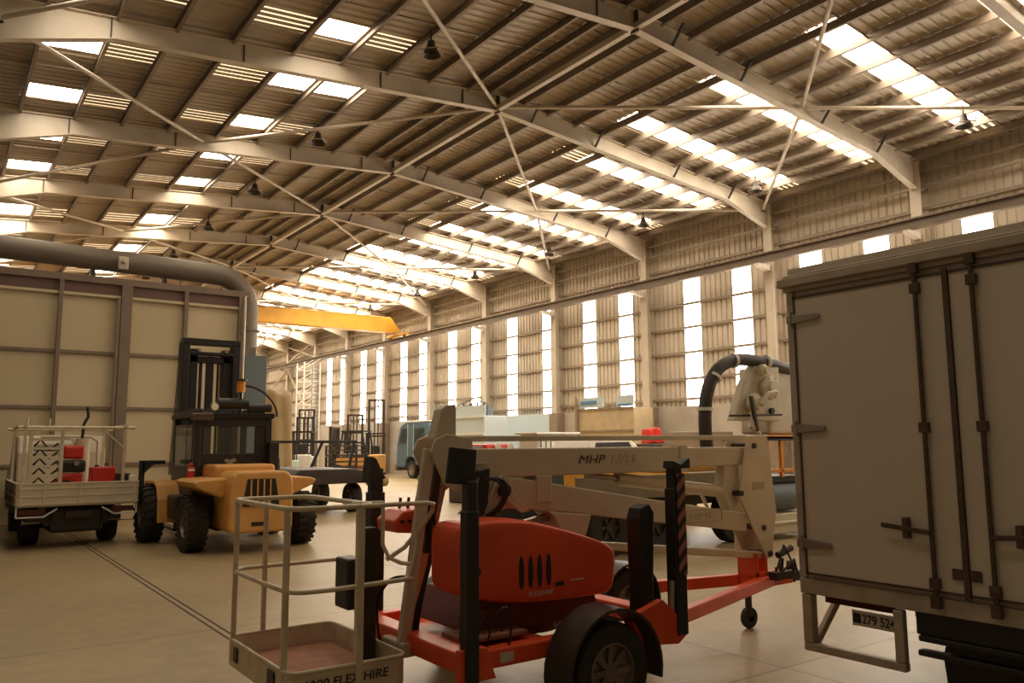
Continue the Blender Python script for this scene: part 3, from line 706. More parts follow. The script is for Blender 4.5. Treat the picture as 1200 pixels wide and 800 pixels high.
# chassis frame under the box, underride guard
for y in (3.02, 2.1): M().box(5.78, 11.4, y, y+.1, .66, .86).build('chassis_rail', dark, T)
q = M()
q.box(5.5, 5.58, 3.77, 3.85, .39, .745).box(5.5, 5.56, 3.06, 3.13, .39, .74).box(5.5, 5.57, 3.06, 3.85, .33, .388)
q.beam((5.56, 3.8, .36), (6.0, 3.75, .84), .05, .05)
q.build('underride_guard', truckf, T, bevel=.008)
np_ = M().box(5.6, 5.61, 3.13, 3.50, .56, .67).build('number_plate', white, T, bevel=.003)
o = text('279 524', 'plate_number', letter, np_, (0, 0, 0), (PI/2, 0, -PI/2), .09, .001, .85, 0, .001); o.location = (5.596, 3.42, .585)
q = M().box(5.596, 5.6, 3.43, 3.49, .58, .65); o = q.build('plate_emblem', letter, None); o.parent = np_
M().box(5.64, 5.68, 3.2, 3.74, .68, .76).build('tail_board', tailred, T)
M().box(5.52, 5.72, 1.4, 2.98, .60, .76).box(5.52, 5.6, 1.4, 2.98, .46, .5).box(5.5, 5.56, 1.4, 2.96, .56, .6).build('lift_platform', black, T, bevel=.01)
M().prism([(2.35, .1), (2.92, .1), (2.95, .42), (2.9, .58), (2.35, .58)], 'x', 5.8, 5.86).build('mud_flap', black, T)
for y in (2.75, 1.6):
    wheel(T, (6.5, y, .42), .42, .26, 'y', 0, 1 if y > 2 else -1, .55, 6)
    wheel(T, (10.4, y, .42), .42, .26, 'y', 0, 1 if y > 2 else -1, .55, 6)
q = M().cyl((5.95, 2.2, .30), (5.95, 2.6, .30), .11).cyl((5.9, 2.62, .3), (5.9, 2.74, .3), .07).beam((5.8, 2.3, .42), (5.85, 2.7, .2), .06, .06)
q.build('axle_housing', dark, T, smooth=True)
M().box(11.7, 13.4, 1.45, 3.75, .5, 2.6).build('cab', white, T, bevel=.08)

# ------------------------------------------------------------------ big yellow forklift
Fk = thing('forklift', 'large dirty yellow forklift with tall black mast seen from behind', 'forklift', (4.86, 16.6, 0), 0, None, True)
FX = 4.85
cw = M().prism([(4.27, .42), (4.27, 1.22), (4.31, 1.36), (4.42, 1.43), (5.28, 1.43), (5.38, 1.36), (5.42, 1.22), (5.42, .42), (5.32, .36), (4.37, .36)], 'y', 14.35, 15.3).build('counterweight', fyellow, Fk, bevel=.05, seg=3)
M().prism([(4.50, .82), (4.58, 1.30), (5.08, 1.30), (5.16, .82)], 'y', 14.335, 14.40).build('grille_opening', black, cw)
for i in range(4): M().box(4.63+.115*i, 4.655+.115*i, 14.32, 14.34, .82, 1.29).build('grille_bar', fyellow, cw)
M().box(4.67, 4.98, 14.34, 14.36, .48, .55).build('tow_slot', black, cw, bevel=.005)
for s in (-1, 1):
    X = lambda d: FX+s*d
    M().prism([(X(.52), 1.32), (X(.52), 1.02), (X(.64), .98), (X(1.06), 1.16), (X(1.12), 1.25), (X(1.02), 1.29)], 'y', 14.62, 15.95).build('rear_fender', fyellow, Fk, bevel=.03)
M().box(4.22, 5.38, 15.2, 16.2, 1.0, 1.54).build('engine_cover', fyellow, Fk, bevel=.07, seg=3)
M().box(4.3, 5.4, 15.2, 18.0, .35, 1.05).build('frame', dark, Fk, bevel=.03)
for x in (4.0, 5.7): M().box(x-.2, x+.2, 16.1, 16.8, .5, .95).build('side_tank', dark, Fk, bevel=.04)
q = M()
for x in (4.1, 5.46):
    for y in (15.95, 17.5): q.box(x-.06, x+.06, y-.06, y+.06, .95, 2.42)
q.box(4.05, 5.52, 15.9, 15.98, 1.5, 1.74).box(4.05, 5.52, 15.9, 16.0, 2.26, 2.44).box(4.03, 4.12, 15.95, 17.5, .95, 1.5).box(5.45, 5.53, 15.95, 17.5, .95, 1.5).box(4.06, 4.11, 16.5, 16.6, 1.4, 2.4)
q.box(4.16, 4.24, 15.92, 15.98, 1.3, 2.4).box(5.2, 5.42, 15.92, 15.98, 1.3, 2.4)
q.build('cab_frame', black, Fk, bevel=.012)
q = M().box(4.0, 5.56, 15.84, 17.6, 2.42, 2.52)
for i in range(5): q.box(4.12+.3*i, 4.18+.3*i, 15.9, 17.5, 2.52, 2.58)
q.build('cab_roof', black, Fk, bevel=.02)
M().box(3.93, 4.35, 15.78, 15.84, 2.36, 2.50).build('roof_cushion', barm, Fk, bevel=.02)
M().box(5.42, 5.62, 15.7, 15.9, 1.3, 1.95).build('muffler_guard', black, Fk, bevel=.02)
M().box(4.24, 5.2, 15.93, 15.95, 1.74, 2.26).build('rear_window', glassm, Fk)
M().box(4.05, 4.07, 16.1, 17.4, 1.5, 2.3).build('side_window', glassm, Fk)
M().prism([(4.6, 1.60), (4.65, 1.64), (4.72, 1.61), (4.8, 1.65), (4.84, 1.59), (4.76, 1.56), (4.75, 1.50), (4.7, 1.50), (4.68, 1.54)], 'y', 15.87, 15.9).build('door_latch', steel, Fk)
M().prism([(4.5, 1.0), (5.0, 1.0), (5.05, 1.3), (5.0, 1.72), (4.55, 1.72), (4.48, 1.3)], 'y', 16.5, 16.65).build('driver_seat', black, Fk, bevel=.05)
M().cyl((4.40, 15.78, 2.70), (4.98, 15.78, 2.69), .10, n=16).build('air_cleaner', black, Fk, smooth=True)
M().cyl((5.0, 15.8, 2.62), (5.45, 15.8, 2.62), .08, n=12).build('air_cleaner', black, Fk, smooth=True)
wl = M().lathe([(.001, .0), (.07, .0), (.085, .03), (.06, .1), (.001, .12)], (4.33, 15.66, 2.62), 'y', 18).build('work_lamp', steel, Fk, smooth=True)
M().lathe([(.001, -.004), (.065, -.004), (.065, .0)], (4.33, 15.66, 2.62), 'y', 18).build('lamp_glass', lens, wl)
M().cyl((4.85, 15.8, 2.5), (4.85, 15.8, 3.0), .03).build('beacon_stem', black, Fk)
bc = M().cyl((4.85, 15.8, 2.92), (4.85, 15.8, 3.14), .08, n=16).build('beacon', orange, Fk, smooth=True)
M().cyl((4.85, 15.8, 3.14), (4.85, 15.8, 3.18), .12, n=16).build('beacon_cap', black, bc)
M().tube(bez((4.92, 15.8, 3.05), (5.25, 15.8, 3.05), (5.6, 15.8, 2.75), (5.58, 15.8, 2.45)), .022, 8).build('exhaust_hose', black, Fk, smooth=True)
q = M().box(3.92, 4.05, 15.80, 15.88, 1.22, 1.5).cyl((3.985, 15.82, 1.5), (3.985, 15.82, 1.58), .03)
q.build('fire_extinguisher', bred, Fk, bevel=.03)
M().box(3.925, 4.045, 15.79, 15.80, 1.42, 1.46).build('extinguisher_label', white, Fk)
def bigwheel(x, y, r, w, s): return wheel(Fk, (x, y, r), r/1.035, w, 'x', 22, s, .5, 6)
bigwheel(3.92, 15.35, .50, .34, -1); bigwheel(5.92, 15.35, .50, .34, 1)
bigwheel(3.64, 17.5, .56, .38, -1); bigwheel(6.06, 17.5, .56, .38, 1)
for s in (-1, 1):
    X = lambda d: FX+s*d
    x0, x1 = sorted((X(.78), X(1.22)))
    P = [(16.72, .42), (16.76, .86), (16.92, 1.12), (17.15, 1.2), (18.0, 1.2), (18.2, 1.05), (18.15, 1.0), (17.95, 1.14), (17.18, 1.14), (16.97, 1.06), (16.83, .84), (16.79, .42)]
    M().prism(P, 'x', x0, x1).build('front_fender', fyellow, Fk, bevel=.015)
    sx = X(1.38)
    q = M().box(min(sx, X(.95)), max(sx, X(.95)), 17.5, 17.6, 1.52, 1.6).box(sx-.05, sx+.05, 17.5, 17.6, .75, 1.6).prism([(sx, 1.55), (sx, 1.3), (sx-s*.25, 1.55)], 'y', 17.5, 17.6)
    q.build('fender_guard', black, Fk, bevel=.01)
q = M(); LX, RX2 = 4.36, 5.44
for x in (LX, RX2): q.box(x-.08, x+.08, 18.1, 18.4, .25, 4.12)
q.box(4.28, 5.52, 18.1, 18.35, 4.08, 4.22).box(4.44, 5.36, 18.1, 18.35, 3.86, 3.93).box(4.44, 5.36, 18.1, 18.35, 2.5, 2.68).box(4.44, 5.36, 18.1, 18.35, .5, .7)
q.build('mast_outer', black, Fk, bevel=.012)
q = M()
for x in (4.55, 5.25): q.box(x-.08, x+.08, 18.2, 18.45, .25, 4.0)
q.box(4.47, 5.33, 18.2, 18.4, 3.7, 3.84).box(4.83, 4.99, 18.25, 18.35, .4, 3.85)
q.build('mast_inner', black, Fk, bevel=.012)
for x in (4.73, 5.09): M().cyl((x, 18.3, .5), (x, 18.3, 3.75), .028).build('lift_cylinder', dark, Fk, smooth=True)
for x in (4.69, 5.14): M().box(x-.01, x+.01, 18.27, 18.31, .5, 3.7).build('lift_chain', dark, Fk)
for x in (4.62, 5.2): M().cyl((x, 18.05, 3.96), (x, 18.1, 3.96), .04).build('chain_sheave', steel, Fk, smooth=True)
for dx in (0, .06, .12): M().tube(bez((4.2+dx*.4, 18.05, 4.1), (4.18+dx*.4, 18.05, 3), (4.12+dx*.4, 18.05, 2), (4.04+dx*.4, 17.8, 1.3)), .009, 5).build('mast_hose', black, Fk, smooth=True)
q = M().box(4.1, 5.7, 18.45, 18.55, .4, .55).box(4.1, 5.7, 18.45, 18.55, 1.0, 1.12).box(4.3, 4.4, 18.45, 18.55, .55, 1.0).box(5.4, 5.5, 18.45, 18.55, .55, 1.0)
q.build('fork_carriage', black, Fk)
for x in (4.45, 5.35): M().box(x-.08, x+.08, 18.55, 18.62, .06, 1.1).box(x-.08, x+.08, 18.55, 20.0, .06, .12).build('fork', dark, Fk)

# ------------------------------------------------------------------ ute with tray
U = thing('tray_ute', 'cream tray-back ute with rack and tools, tail towards camera', 'ute', (2.35, 19, 0), 0, None, True)
M().box(1.34, 3.36, 17.32, 20.0, .78, .86).build('tray_floor', cream2, U)
def dropside(x0, x1, y0, y1, z0, z1, nm, ax):
    g = M().box(x0, x1, y0, y1, z0, z1)
    if ax == 'y':
        for z in (z0+.02, z0+.16, z0+.30, z1-.03): g.box(x0, x1, y0-.012, y0, z, z+.025)
        for x in (x0+.05, x0+.42, (x0+x1)/2, x1-.42, x1-.05): g.box(x-.02, x+.02, y0-.02, y0, z0, z1)
    else:
        for z in (z0+.02, z0+.16, z0+.30, z1-.03): g.box(x0-.012, x1+.012, y0, y1, z, z+.025)
    return g.build(nm, cream2, U, bevel=.004)
dropside(1.34, 3.36, 17.28, 17.32, .80, 1.22, 'tailgate', 'y')
dropside(1.32, 1.36, 17.3, 20.0, .80, 1.22, 'side_gate', 'x'); dropside(3.34, 3.38, 17.3, 20.0, .80, 1.22, 'side_gate', 'x')
q = M()
for x in (1.42, 3.12):
    for y in (17.5, 19.9): q.box(x-.025, x+.025, y-.025, y+.025, .86, 2.24)
q.tube([(1.3, 17.5, 2.25), (3.3, 17.5, 2.25)], .03, 8).tube([(1.3, 19.9, 2.25), (3.3, 19.9, 2.25)], .03, 8).tube([(1.42, 17.4, 2.28), (1.42, 20.8, 2.28)], .03, 8).tube([(3.12, 17.4, 2.28), (3.12, 20.8, 2.28)], .03, 8)
q.beam((2.75, 17.5, 2.2), (3.12, 17.5, 1.85), .03, .03)
q.cyl((1.44, 17.5, 2.25), (1.44, 17.5, 2.42), .02).cyl((1.8, 17.5, 2.25), (1.8, 17.5, 2.42), .02)
q.build('ladder_rack', cage, U, smooth=True)

M().tube([(2.55, 19.85, .9), (2.55, 19.85, 1.95), (2.5, 19.85, 2.05), (1.9, 19.85, 2.1), (2.85, 19.85, 2.1), (3.0, 19.85, 2.0), (3.02, 19.85, 1.3)], .035, 8).build('headboard_hoop', cream2, U, smooth=True)
cab = M().prism([(20.1, .55), (20.1, 1.75), (20.3, 2.12), (21.3, 2.12), (21.9, 1.5), (22.55, 1.35), (22.6, .55)], 'x', 1.5, 3.2).build('cab', cream2, U, bevel=.05)
M().prism([(1.75, 1.35), (1.82, 1.95), (2.85, 1.95), (2.92, 1.35)], 'y', 20.12, 20.16).build('rear_window', glassm, cab).location = (0, 0, 0)
q = M().box(1.5, 1.8, 17.4, 22.4, .5, .62).box(2.9, 3.1, 17.4, 22.4, .5, .62).box(1.8, 2.9, 17.5, 17.62, .42, .6).cyl((1.5, 18.5, .38), (3.1, 18.5, .38), .08)
q.build('chassis', black, U)
for x0, x1, s in ((1.34, 2.0, 1), (2.75, 3.36, -1)):
    P = [(x0, .78), (x0, .60), (x1-.22, .60), (x1, .74)] if s > 0 else [(x1, .78), (x1, .60), (x0+.22, .60), (x0, .74)]
    q = M()
    for i in range(len(P)-1): q.beam((P[i][0], 17.34, P[i][1]), (P[i+1][0], 17.34, P[i+1][1]), .03, .03, (0, 1, 0))
    q.build('lamp_guard', white, U)
    M().box(min(x0, x1)+(.04 if s > 0 else .2), max(x0, x1)-(.2 if s > 0 else .04), 17.36, 17.40, .64, .74).build('tail_lamp', tailred, U)
for x, s in ((1.66, -1), (3.04, 1)):
    wheel(U, (x, 18.5, .35), .35, .32, 'x', 0, s, .55, 6); wheel(U, (x, 21.7, .35), .35, .22, 'x', 0, s, .55, 6)
    M().box(x-.16, x+.16, 18.05, 18.1, .42, .66).build('mud_guard_flap', cream2, U)
M().box(2.15, 2.6, 17.36, 17.38, .56, .68).build('number_plate', dark, U)
# load on the tray: each thing its own
M().box(1.9, 2.8, 17.45, 18.3, .28, .74).build('spare_wheel_carrier', black, U, bevel=.06)
q = thing('pressure_pump', 'red petrol pump engine standing on the ute tray', 'pump', (2.3, 18.25, .86), 0)
M().box(-.25, .25, -.25, .25, .0, .08).build('skid', dark, q)
M().box(-.22, .18, -.2, .2, .1, .5).cyl((-.1, -.24, .28), (-.1, .1, .28), .2, n=20).build('engine_block', bred, q, bevel=.02)
M().cyl((-.1, -.27, .28), (-.1, -.24, .28), .10, n=18).build('recoil_cover', black, q)
M().box(-.16, .2, -.16, .2, .78, 1.05).build('fuel_tank', bred, q, bevel=.05)
M().box(-.24, .24, -.2, .2, .52, .76).build('air_filter', black, q, bevel=.05)
M().cyl((.06, -.2, .7), (.06, -.28, .7), .05).build('filter_cap', steel, q)
q = thing('jerry_can', 'square red container beside the pump on the ute tray', 'container', (2.84, 18.1, .86), 0)
M().box(-.22, .22, -.2, .2, 0, .62).build('body', bred, q, bevel=.03)
M().cyl((-.1, 0, .62), (-.1, 0, .66), .04).build('cap', black, q)
q = M()
q.box(1.50, 1.56, 17.62, 17.7, .86, 2.2).box(2.02, 2.08, 17.62, 17.7, .86, 2.2)
for i in range(7): q.box(1.56, 2.02, 17.63, 17.69, .98+.17*i, 1.03+.17*i)
tag(q.build('step_ladder', cream2), 'folded cream ladder standing at the left of the ute tray', 'ladder')
q = M()
for i in range(6): q.tube([(1.6, 17.8, 1.0+.18*i), (1.7, 17.76, 1.12+.18*i), (1.85, 17.76, .98+.17*i), (2.0, 17.8, 1.1+.17*i)], .022, 6)
tag(q.build('coiled_rope', dark, smooth=True), 'dark rope looped over the ladder on the ute', 'rope')
tag(M().cyl((2.55, 18.75, .86), (2.55, 18.75, 2.05), .14, .14, 18).build('water_drum', cream2, smooth=True), 'pale upright drum in the middle of the ute tray', 'drum')
tag(M().tube([(2.53, 18.72, 2.05), (2.55, 18.72, 2.35), (2.62, 18.72, 2.5), (2.60, 18.72, 2.7)], .03, 8).build('exhaust_pipe', black, smooth=True), 'black curved pipe rising from the pale drum', 'pipe')
tag(M().box(3.2, 3.31, 17.29, 17.37, 1.22, 1.33).build('white_lamp', lens, bevel=.01), 'small white lamp on the tailgate corner of the ute', 'lamp')
tag(M().box(3.1, 3.3, 17.7, 18.4, .86, 1.35).build('tool_box', dark, bevel=.02), 'dark tool box at the right of the ute tray', 'box')
# dark vehicle cut by the left edge
t = thing('dark_van', 'dark van standing left of the ute at the frame edge', 'van', (.2, 19, 0), 0, None, True)
M().prism([(17.6, .35), (17.6, 1.1), (17.75, 1.9), (21, 1.95), (21.8, 1.2), (22.3, 1.0), (22.3, .35)], 'x', -.85, .98).build('body', dark, t, bevel=.06)
M().prism([(-.65, 1.2), (-.6, 1.75), (.75, 1.75), (.8, 1.2)], 'y', 17.56, 17.62).build('rear_window', glassm, t)
for x in (-.7, .84): wheel(t, (x, 18.4, .33), .33, .2, 'x', 0, -1 if x < 0 else 1); wheel(t, (x, 21.4, .33), .33, .2, 'x', 0, -1 if x < 0 else 1)
M().box(-.8, .95, 17.5, 17.6, .4, .55).build('bumper', black, t, bevel=.02)

# ------------------------------------------------------------------ dark flat tray behind the forklift
t = thing('flat_trailer', 'dark flat-deck trailer with roll frame behind the yellow forklift', 'trailer', (9.3, 23, 0), 0, None, True)
M().prism([(7.9, 1.02), (8.1, 1.22), (9.7, 1.22), (10.4, 1.06), (10.4, .82), (7.9, .82)], 'y', 21.0, 24.5).build('deck', dark, t, bevel=.03)
M().box(7.9, 10.4, 20.95, 21.0, .82, .98).build('rear_beam', dark, t)
q = M().beam((8.15, 23.5, 1.98), (10.9, 23.5, 1.98), .08, .08).beam((9.4, 23.5, 1.2), (9.75, 23.5, 1.98), .08, .08, (1, 0, 0)).beam((8.4, 23.5, 1.2), (8.25, 23.5, 1.98), .08, .08, (1, 0, 0)).beam((10.6, 23.5, .95), (10.8, 23.5, 1.98), .08, .08, (1, 0, 0))
q.build('roll_frame', black, t, bevel=.01)
for x in (8.1, 9.85): wheel(t, (x, 21.5, .4), .4, .3, 'x', 0, -1 if x < 9 else 1, .5)
for x in (8.1, 9.85): wheel(t, (x, 23.8, .4), .4, .3, 'x', 0, -1 if x < 9 else 1, .5)
M().cyl((9.9, 20.6, .92), (10.45, 20.6, .88), .16, n=16).build('pipe_roll', tarp, t, smooth=True)
M().cyl((10.44, 20.6, .88), (10.47, 20.6, .88), .14, n=16).build('roll_end', black, t)
# tarpaulin covered stack
vs = []; fs = []; R0 = 28
for i, z in enumerate([0, .6, 1.2, 1.9, 2.6, 3.3, 3.85, 4.0]):
    for k in range(R0):
        a = 2*PI*k/R0; ca, sa = math.cos(a), math.sin(a)
        q_ = (abs(ca)**6+abs(sa)**6)**(-1/6); r = (1-.02*i)*(1+.06*math.sin(7*a+i*.7)*(1-i*.08))*(.8 if i == 7 else 1)*q_
        vs.append((10.9+.55*r*ca, 31+.8*r*sa, z+.12*math.sin(2*a+1)*(i > 5)))
for i in range(7):
    for k in range(R0): fs.append((i*R0+k, i*R0+(k+1) % R0, (i+1)*R0+(k+1) % R0, (i+1)*R0+k))
fs.append(tuple(range(7*R0, 8*R0)))
o = M().add(vs, fs).build('tarpaulin_cover', tarp, smooth=False); sb = o.modifiers.new('s', 'SUBSURF'); sb.levels = sb.render_levels = 2
tag(o, 'khaki tarpaulin draped over a tall stack behind the forklift', 'tarpaulin')
for p in o.data.polygons: p.use_smooth = True

# ------------------------------------------------------------------ access tower and clutter at the far end
t = thing('scaffold_tower', 'tall pale lattice access tower near the far right corner', 'tower', (22, 56, 0), 0, None, True)
for x in (21.4, 22.6):
    for y in (55.2, 56.6): M().box(x-.04, x+.04, y-.04, y+.04, 0, 7.8).build('upright', white, t)
q = M()
for i in range(9):
    z = .5+.85*i
    for y in (55.2, 56.6): q.beam((21.4, y, z), (22.6, y, z), .04, .04).beam((21.4, y, z), (22.6, y, z+.8), .035, .035)
    for x in (21.4, 22.6): q.beam((x, 55.2, z), (x, 56.6, z), .04, .04)
q.build('lattice', white, t)
q = M()
for i in range(24): q.box(22.0, 22.4, 55.1, 55.15, .3+.3*i, .34+.3*i)
q.box(21.98, 22.02, 55.1, 55.15, .1, 7.6).box(22.38, 22.42, 55.1, 55.15, .1, 7.6).build('ladder', greyb, t)

def forklift(x, y, rz, paint, label, h=3.2, sc=1.0, grp=None):
    t = thing('forklift', label, 'forklift', (x, y, 0), rz, grp)
    s = sc
    M().box(-.5*s, .5*s, -1.1*s, .7*s, .25*s, .95*s).box(-.52*s, .52*s, -1.35*s, -.9*s, .2*s, 1.05*s).build('body', paint, t, bevel=.05*s)
    q = M()
    for a in (-.45*s, .45*s):
        q.beam((a, -.75*s, .95*s), (a, -.55*s, 2.1*s), .06*s, .06*s, (1, 0, 0)).beam((a, .6*s, .8*s), (a, .4*s, 2.1*s), .06*s, .06*s, (1, 0, 0))
    q.box(-.5*s, .5*s, -.62*s, .48*s, 2.08*s, 2.14*s); q.build('overhead_guard', black, t)
    q = M()
    for a in (-.38*s, .38*s): q.box(a-.06*s, a+.06*s, .95*s, 1.1*s, .08, h)
    q.box(-.44*s, .44*s, .95*s, 1.05*s, h-.12, h).box(-.44*s, .44*s, .95*s, 1.05*s, h*.5, h*.5+.1).box(-.12*s, -.06*s, 1.0*s, 1.06*s, .3, h-.1).box(.06*s, .12*s, 1.0*s, 1.06*s, .3, h-.1)
    q.build('mast', dark, t)
    for a in (-.25*s, .25*s): M().box(a-.06*s, a+.06*s, 1.1*s, 1.15*s, .05, .8).box(a-.06*s, a+.06*s, 1.1*s, 2.1*s, .05, .1).build('fork', black, t)
    M().box(-.22*s, .22*s, -.55*s, -.42*s, .95*s, 1.5*s).box(-.22*s, .22*s, -.5*s, 0, .95*s, 1.05*s).build('seat', black, t, bevel=.03)
    for a in (-.45*s, .45*s):
        wheel(t, (a, .6*s, .3*s), .3*s, .2*s, 'x', 0, -1 if a < 0 else 1); wheel(t, (a, -.85*s, .25*s), .25*s, .18*s, 'x', 0, -1 if a < 0 else 1)
    return t
A = -.48
forklift(18.2, 46.9, A, white, 'white forklift far down the shed left of the crate stack', 3.6, 1.25, 'forklifts parked far down the shed')
forklift(16.2, 44.0, A+.2, teal, 'pale green forklift far down the shed, nearest the tarpaulin', 2.6, 1.0, 'forklifts parked far down the shed')
forklift(20.2, 51.8, A, dark, 'dark forklift with upright mast in front of the bright far strips', 4.3, 1.3, 'forklifts parked far down the shed')
forklift(22.6, 49.2, A, greyb, 'grey-blue forklift closest to the far wall strips', 3.9, 1.25, 'forklifts parked far down the shed')
forklift(19.9, 43.2, A+1.2, fyellow, 'small yellow forklift parked beside the blue truck', 2.9, 1.25, 'forklifts parked far down the shed')
forklift(22.1, 45.0, A, greyb, 'tall-masted forklift parked just behind the blue truck cab', 4.7, 1.2, 'forklifts parked far down the shed')
# stacks of frames
for i, (x, y, z) in enumerate([(18.6, 41.5, 0), (18.6, 41.5, .62), (18.6, 41.5, 1.24)]):
    q = M()
    for a in (-.9, .9):
        for b_ in (-.6, .6): q.box(x+a-.05, x+a+.05, y+b_-.05, y+b_+.05, z, z+.6)
    for zz in (z+.04, z+.3, z+.54): q.box(x-.95, x+.95, y-.65, y-.6, zz, zz+.06).box(x-.95, x+.95, y+.6, y+.65, zz, zz+.06).box(x-.95, x-.9, y-.6, y+.6, zz, zz+.06)
    q.box(x-.9, x+.9, y-.6, y+.6, z+.02, z+.06)
    tag(q.build('steel_crate', dark), 'dark steel crate far down the shed, %s of the stack of three' % ('bottom', 'middle', 'top')[i], 'crate', 'stack of dark crates')
for i, (x, y, h, m_) in enumerate([(19.4, 55, 1.6, greyb), (17.2, 55, 2.2, wallm), (20.6, 59.5, 3.0, paleb), (17.4, 51.8, 1.2, white)]):
    t = thing('machine_cabinet', ['low grey-blue cabinet', 'metal sheeted cabinet', 'tall pale panelled cabinet', 'small white cabinet'][i]+' standing far down the shed by the right wall', 'cabinet', (x, y, 0))
    M().box(-.7, .7, -.5, .5, 0, h).build('body', m_, t, bevel=.02); M().box(-.62, .62, -.52, -.5, .1, h-.1).build('door', m_, t, bevel=.005)
# ------------------------------------------------------------------ blue truck
t = thing('blue_truck', 'blue-grey cab-over truck parked along the right wall', 'truck', (22.5, 39, 0), 0, None, True)
x0, x1 = 21.6, 23.7
cb = M().prism([(38.6, .75), (38.6, 3.0), (38.8, 3.1), (41.2, 3.1), (41.75, 2.9), (42.15, 1.9), (42.2, .6), (41.2, .6), (41.15, .9), (40.9, 1.15), (40.5, 1.2), (40.15, 1.1), (39.95, .75)], 'x', x0, x1).build('cab', blue, t, bevel=.05)
M().prism([(41.0, 1.95), (41.0, 2.75), (41.55, 2.75), (41.9, 1.95)], 'x', x0-.02, x0+.02).build('side_window', glassm, cb).location = (0, 0, 0)
M().prism([(39.0, 1.95), (39.0, 2.75), (40.1, 2.75), (40.1, 1.95)], 'x', x0-.02, x0+.02).build('side_window', glassm, cb).location = (0, 0, 0)
M().box(x0-.015, x0, 40.85, 40.88, 1.2, 3.0).box(x0-.015, x0, 40.2, 40.23, 1.2, 3.0).build('door_line', white, cb).location = (0, 0, 0)
M().box(x0+.1, x1-.1, 42.15, 42.2, 1.9, 2.8).build('windscreen', glassm, cb).location = (0, 0, 0)
M().box(x0, x1, 36.4, 38.5, .9, 1.2).build('tray', dark, t)
M().box(x0-.02, x1+.02, 38.6, 41.0, 3.08, 3.16).build('roof_panel', white, t, bevel=.03)
M().box(x0, x1, 42.2, 42.45, .4, .8).build('bumper', steel, t, bevel=.03)
for y in (40.55, 37.0):
    for x, s in ((x0+.2, -1), (x1-.2, 1)): wheel(t, (x, y, .48), .48, .3, 'x', 0, s, .6, 6, steel)
for c_ in t.children: c_.location.y -= .9
t['_s'] = 1
# ------------------------------------------------------------------ things along the right wall
t = thing('pallet_box', 'big pale blue-white panelled box with clutter on top by the wall', 'container', (21.6, 33, 0), 0, None, True)
M().box(21.0, 22.3, 31.4, 34.5, 0, 3.2).build('body', paleb, t, bevel=.03)
for z in (1.2, 2.35, 3.16): M().box(20.95, 21.0, 31.4, 34.5, z-.04, z+.04).build('rail', white, t)
M().box(21.05, 21.1, 31.4, 34.5, 3.2, 3.7).build('film_wrap', paleb, t)
q = M()
for i in range(9): q.cyl((21.4+.1*(i % 3), 31.7+.3*i, 3.2), (21.4, 31.7+.3*i, 3.75+.12*(i % 2)), .05+.02*(i % 3), n=8)
q.box(21.2, 21.8, 31.8, 34.0, 3.2, 3.62).tube([(21.3, 31.6, 3.8), (21.3, 33, 4.05), (21.3, 34.3, 3.75)], .03, 6)
q.build('pipe_fittings', greyb, t, smooth=True)
tag(M().box(24.14, 24.2, 30.2, 35.1, .0, 3.3).build('pale_sheet', paleb, bevel=.01), 'pale bluish sheet leaning on the wall dado between two piers', 'sheet')
t = thing('site_office', 'cream panelled cabinet with blue sign boards on top by the wall', 'cabinet', (23, 24.8, 0), 0, None, True)
M().box(22.6, 23.7, 23.1, 26.45, 0, 3.3).build('body', wood, t, bevel=.02)
M().box(22.56, 22.6, 23.1, 26.45, 2.35, 2.42).build('rail', pier, t); M().box(22.56, 22.6, 23.1, 26.45, 3.26, 3.34).build('rail', pier, t)
q = M().box(22.6, 22.66, 24.9, 26.4, 3.36, 3.8); sg = q.build('sign_board', paleb, t); 
q = M().box(22.6, 22.66, 23.1, 24.1, 3.36, 3.8); s2 = q.build('sign_board', paleb, t)
M().box(22.58, 22.6, 25.3, 26.3, 3.5, 3.66).build('sign_lettering', signb, sg).location = (0, 0, 0)
M().box(22.58, 22.6, 23.2, 24.0, 3.38, 3.46).build('sign_band', signb, s2).location = (0, 0, 0)
M().box(22.5, 22.62, 26.46, 26.6, 0, 3.9).build('side_post', pier, t)
for i, (y, w_, h_) in enumerate([(29.0, 2.2, 1.15), (31.8, 1.6, 1.5)]):
    tag(M().box(22.4, 23.5, y-w_/2, y+w_/2, 0, h_).box(22.38, 22.4, y-w_/2+.1, y+w_/2-.1, .15, h_-.15).build('storage_crate', (white, wallm)[i], bevel=.03), ('white crate under the bright panels by the wall', 'grey metal crate left of the white crate')[i], 'crate')
# ------------------------------------------------------------------ vacuum / hose truck behind the boom lift
V = thing('vacuum_truck', 'cream vacuum tanker truck with black suction hose behind the boom', 'truck', (13, 11, 0), 0, None, True)
M().box(13.5, 16.5, 10.0, 10.7, 2.05, 3.4).build('tank_housing', cream2, V, bevel=.05)
M().prism([(12.25, 2.3), (12.6, 3.0), (13.0, 3.45), (13.7, 3.5), (13.7, 2.3)], 'y', 9.85, 10.05).build('manifold_plate', cream2, V, bevel=.03)
for x, z, r in ((13.25, 2.95, .24), (12.75, 2.62, .2), (13.05, 3.28, .12)):
    M().lathe([(.001, -.22), (r*.55, -.22), (r*.6, -.16), (r, -.14), (r, -.06), (r*.75, -.04), (r*.75, .1)], (x, 9.85, z), 'y', 24).build('pump_flange', cream2, V, smooth=True)
q = M()
for k in range(6): a = k*PI/3; q.cyl((13.25+.2*math.cos(a), 9.68, 2.95+.2*math.sin(a)), (13.25+.2*math.cos(a), 9.72, 2.95+.2*math.sin(a)), .02, n=6)
M().tube([(12.75, 9.6, 2.6), (12.9, 9.55, 2.8), (13.15, 9.55, 2.85)], .05, 8).build('pump_pipe', cream2, V, smooth=True); M().tube([(12.6, 9.7, 2.45), (12.5, 9.65, 2.2), (12.7, 9.65, 2.05)], .06, 8).build('pump_pipe', cream2, V, smooth=True)
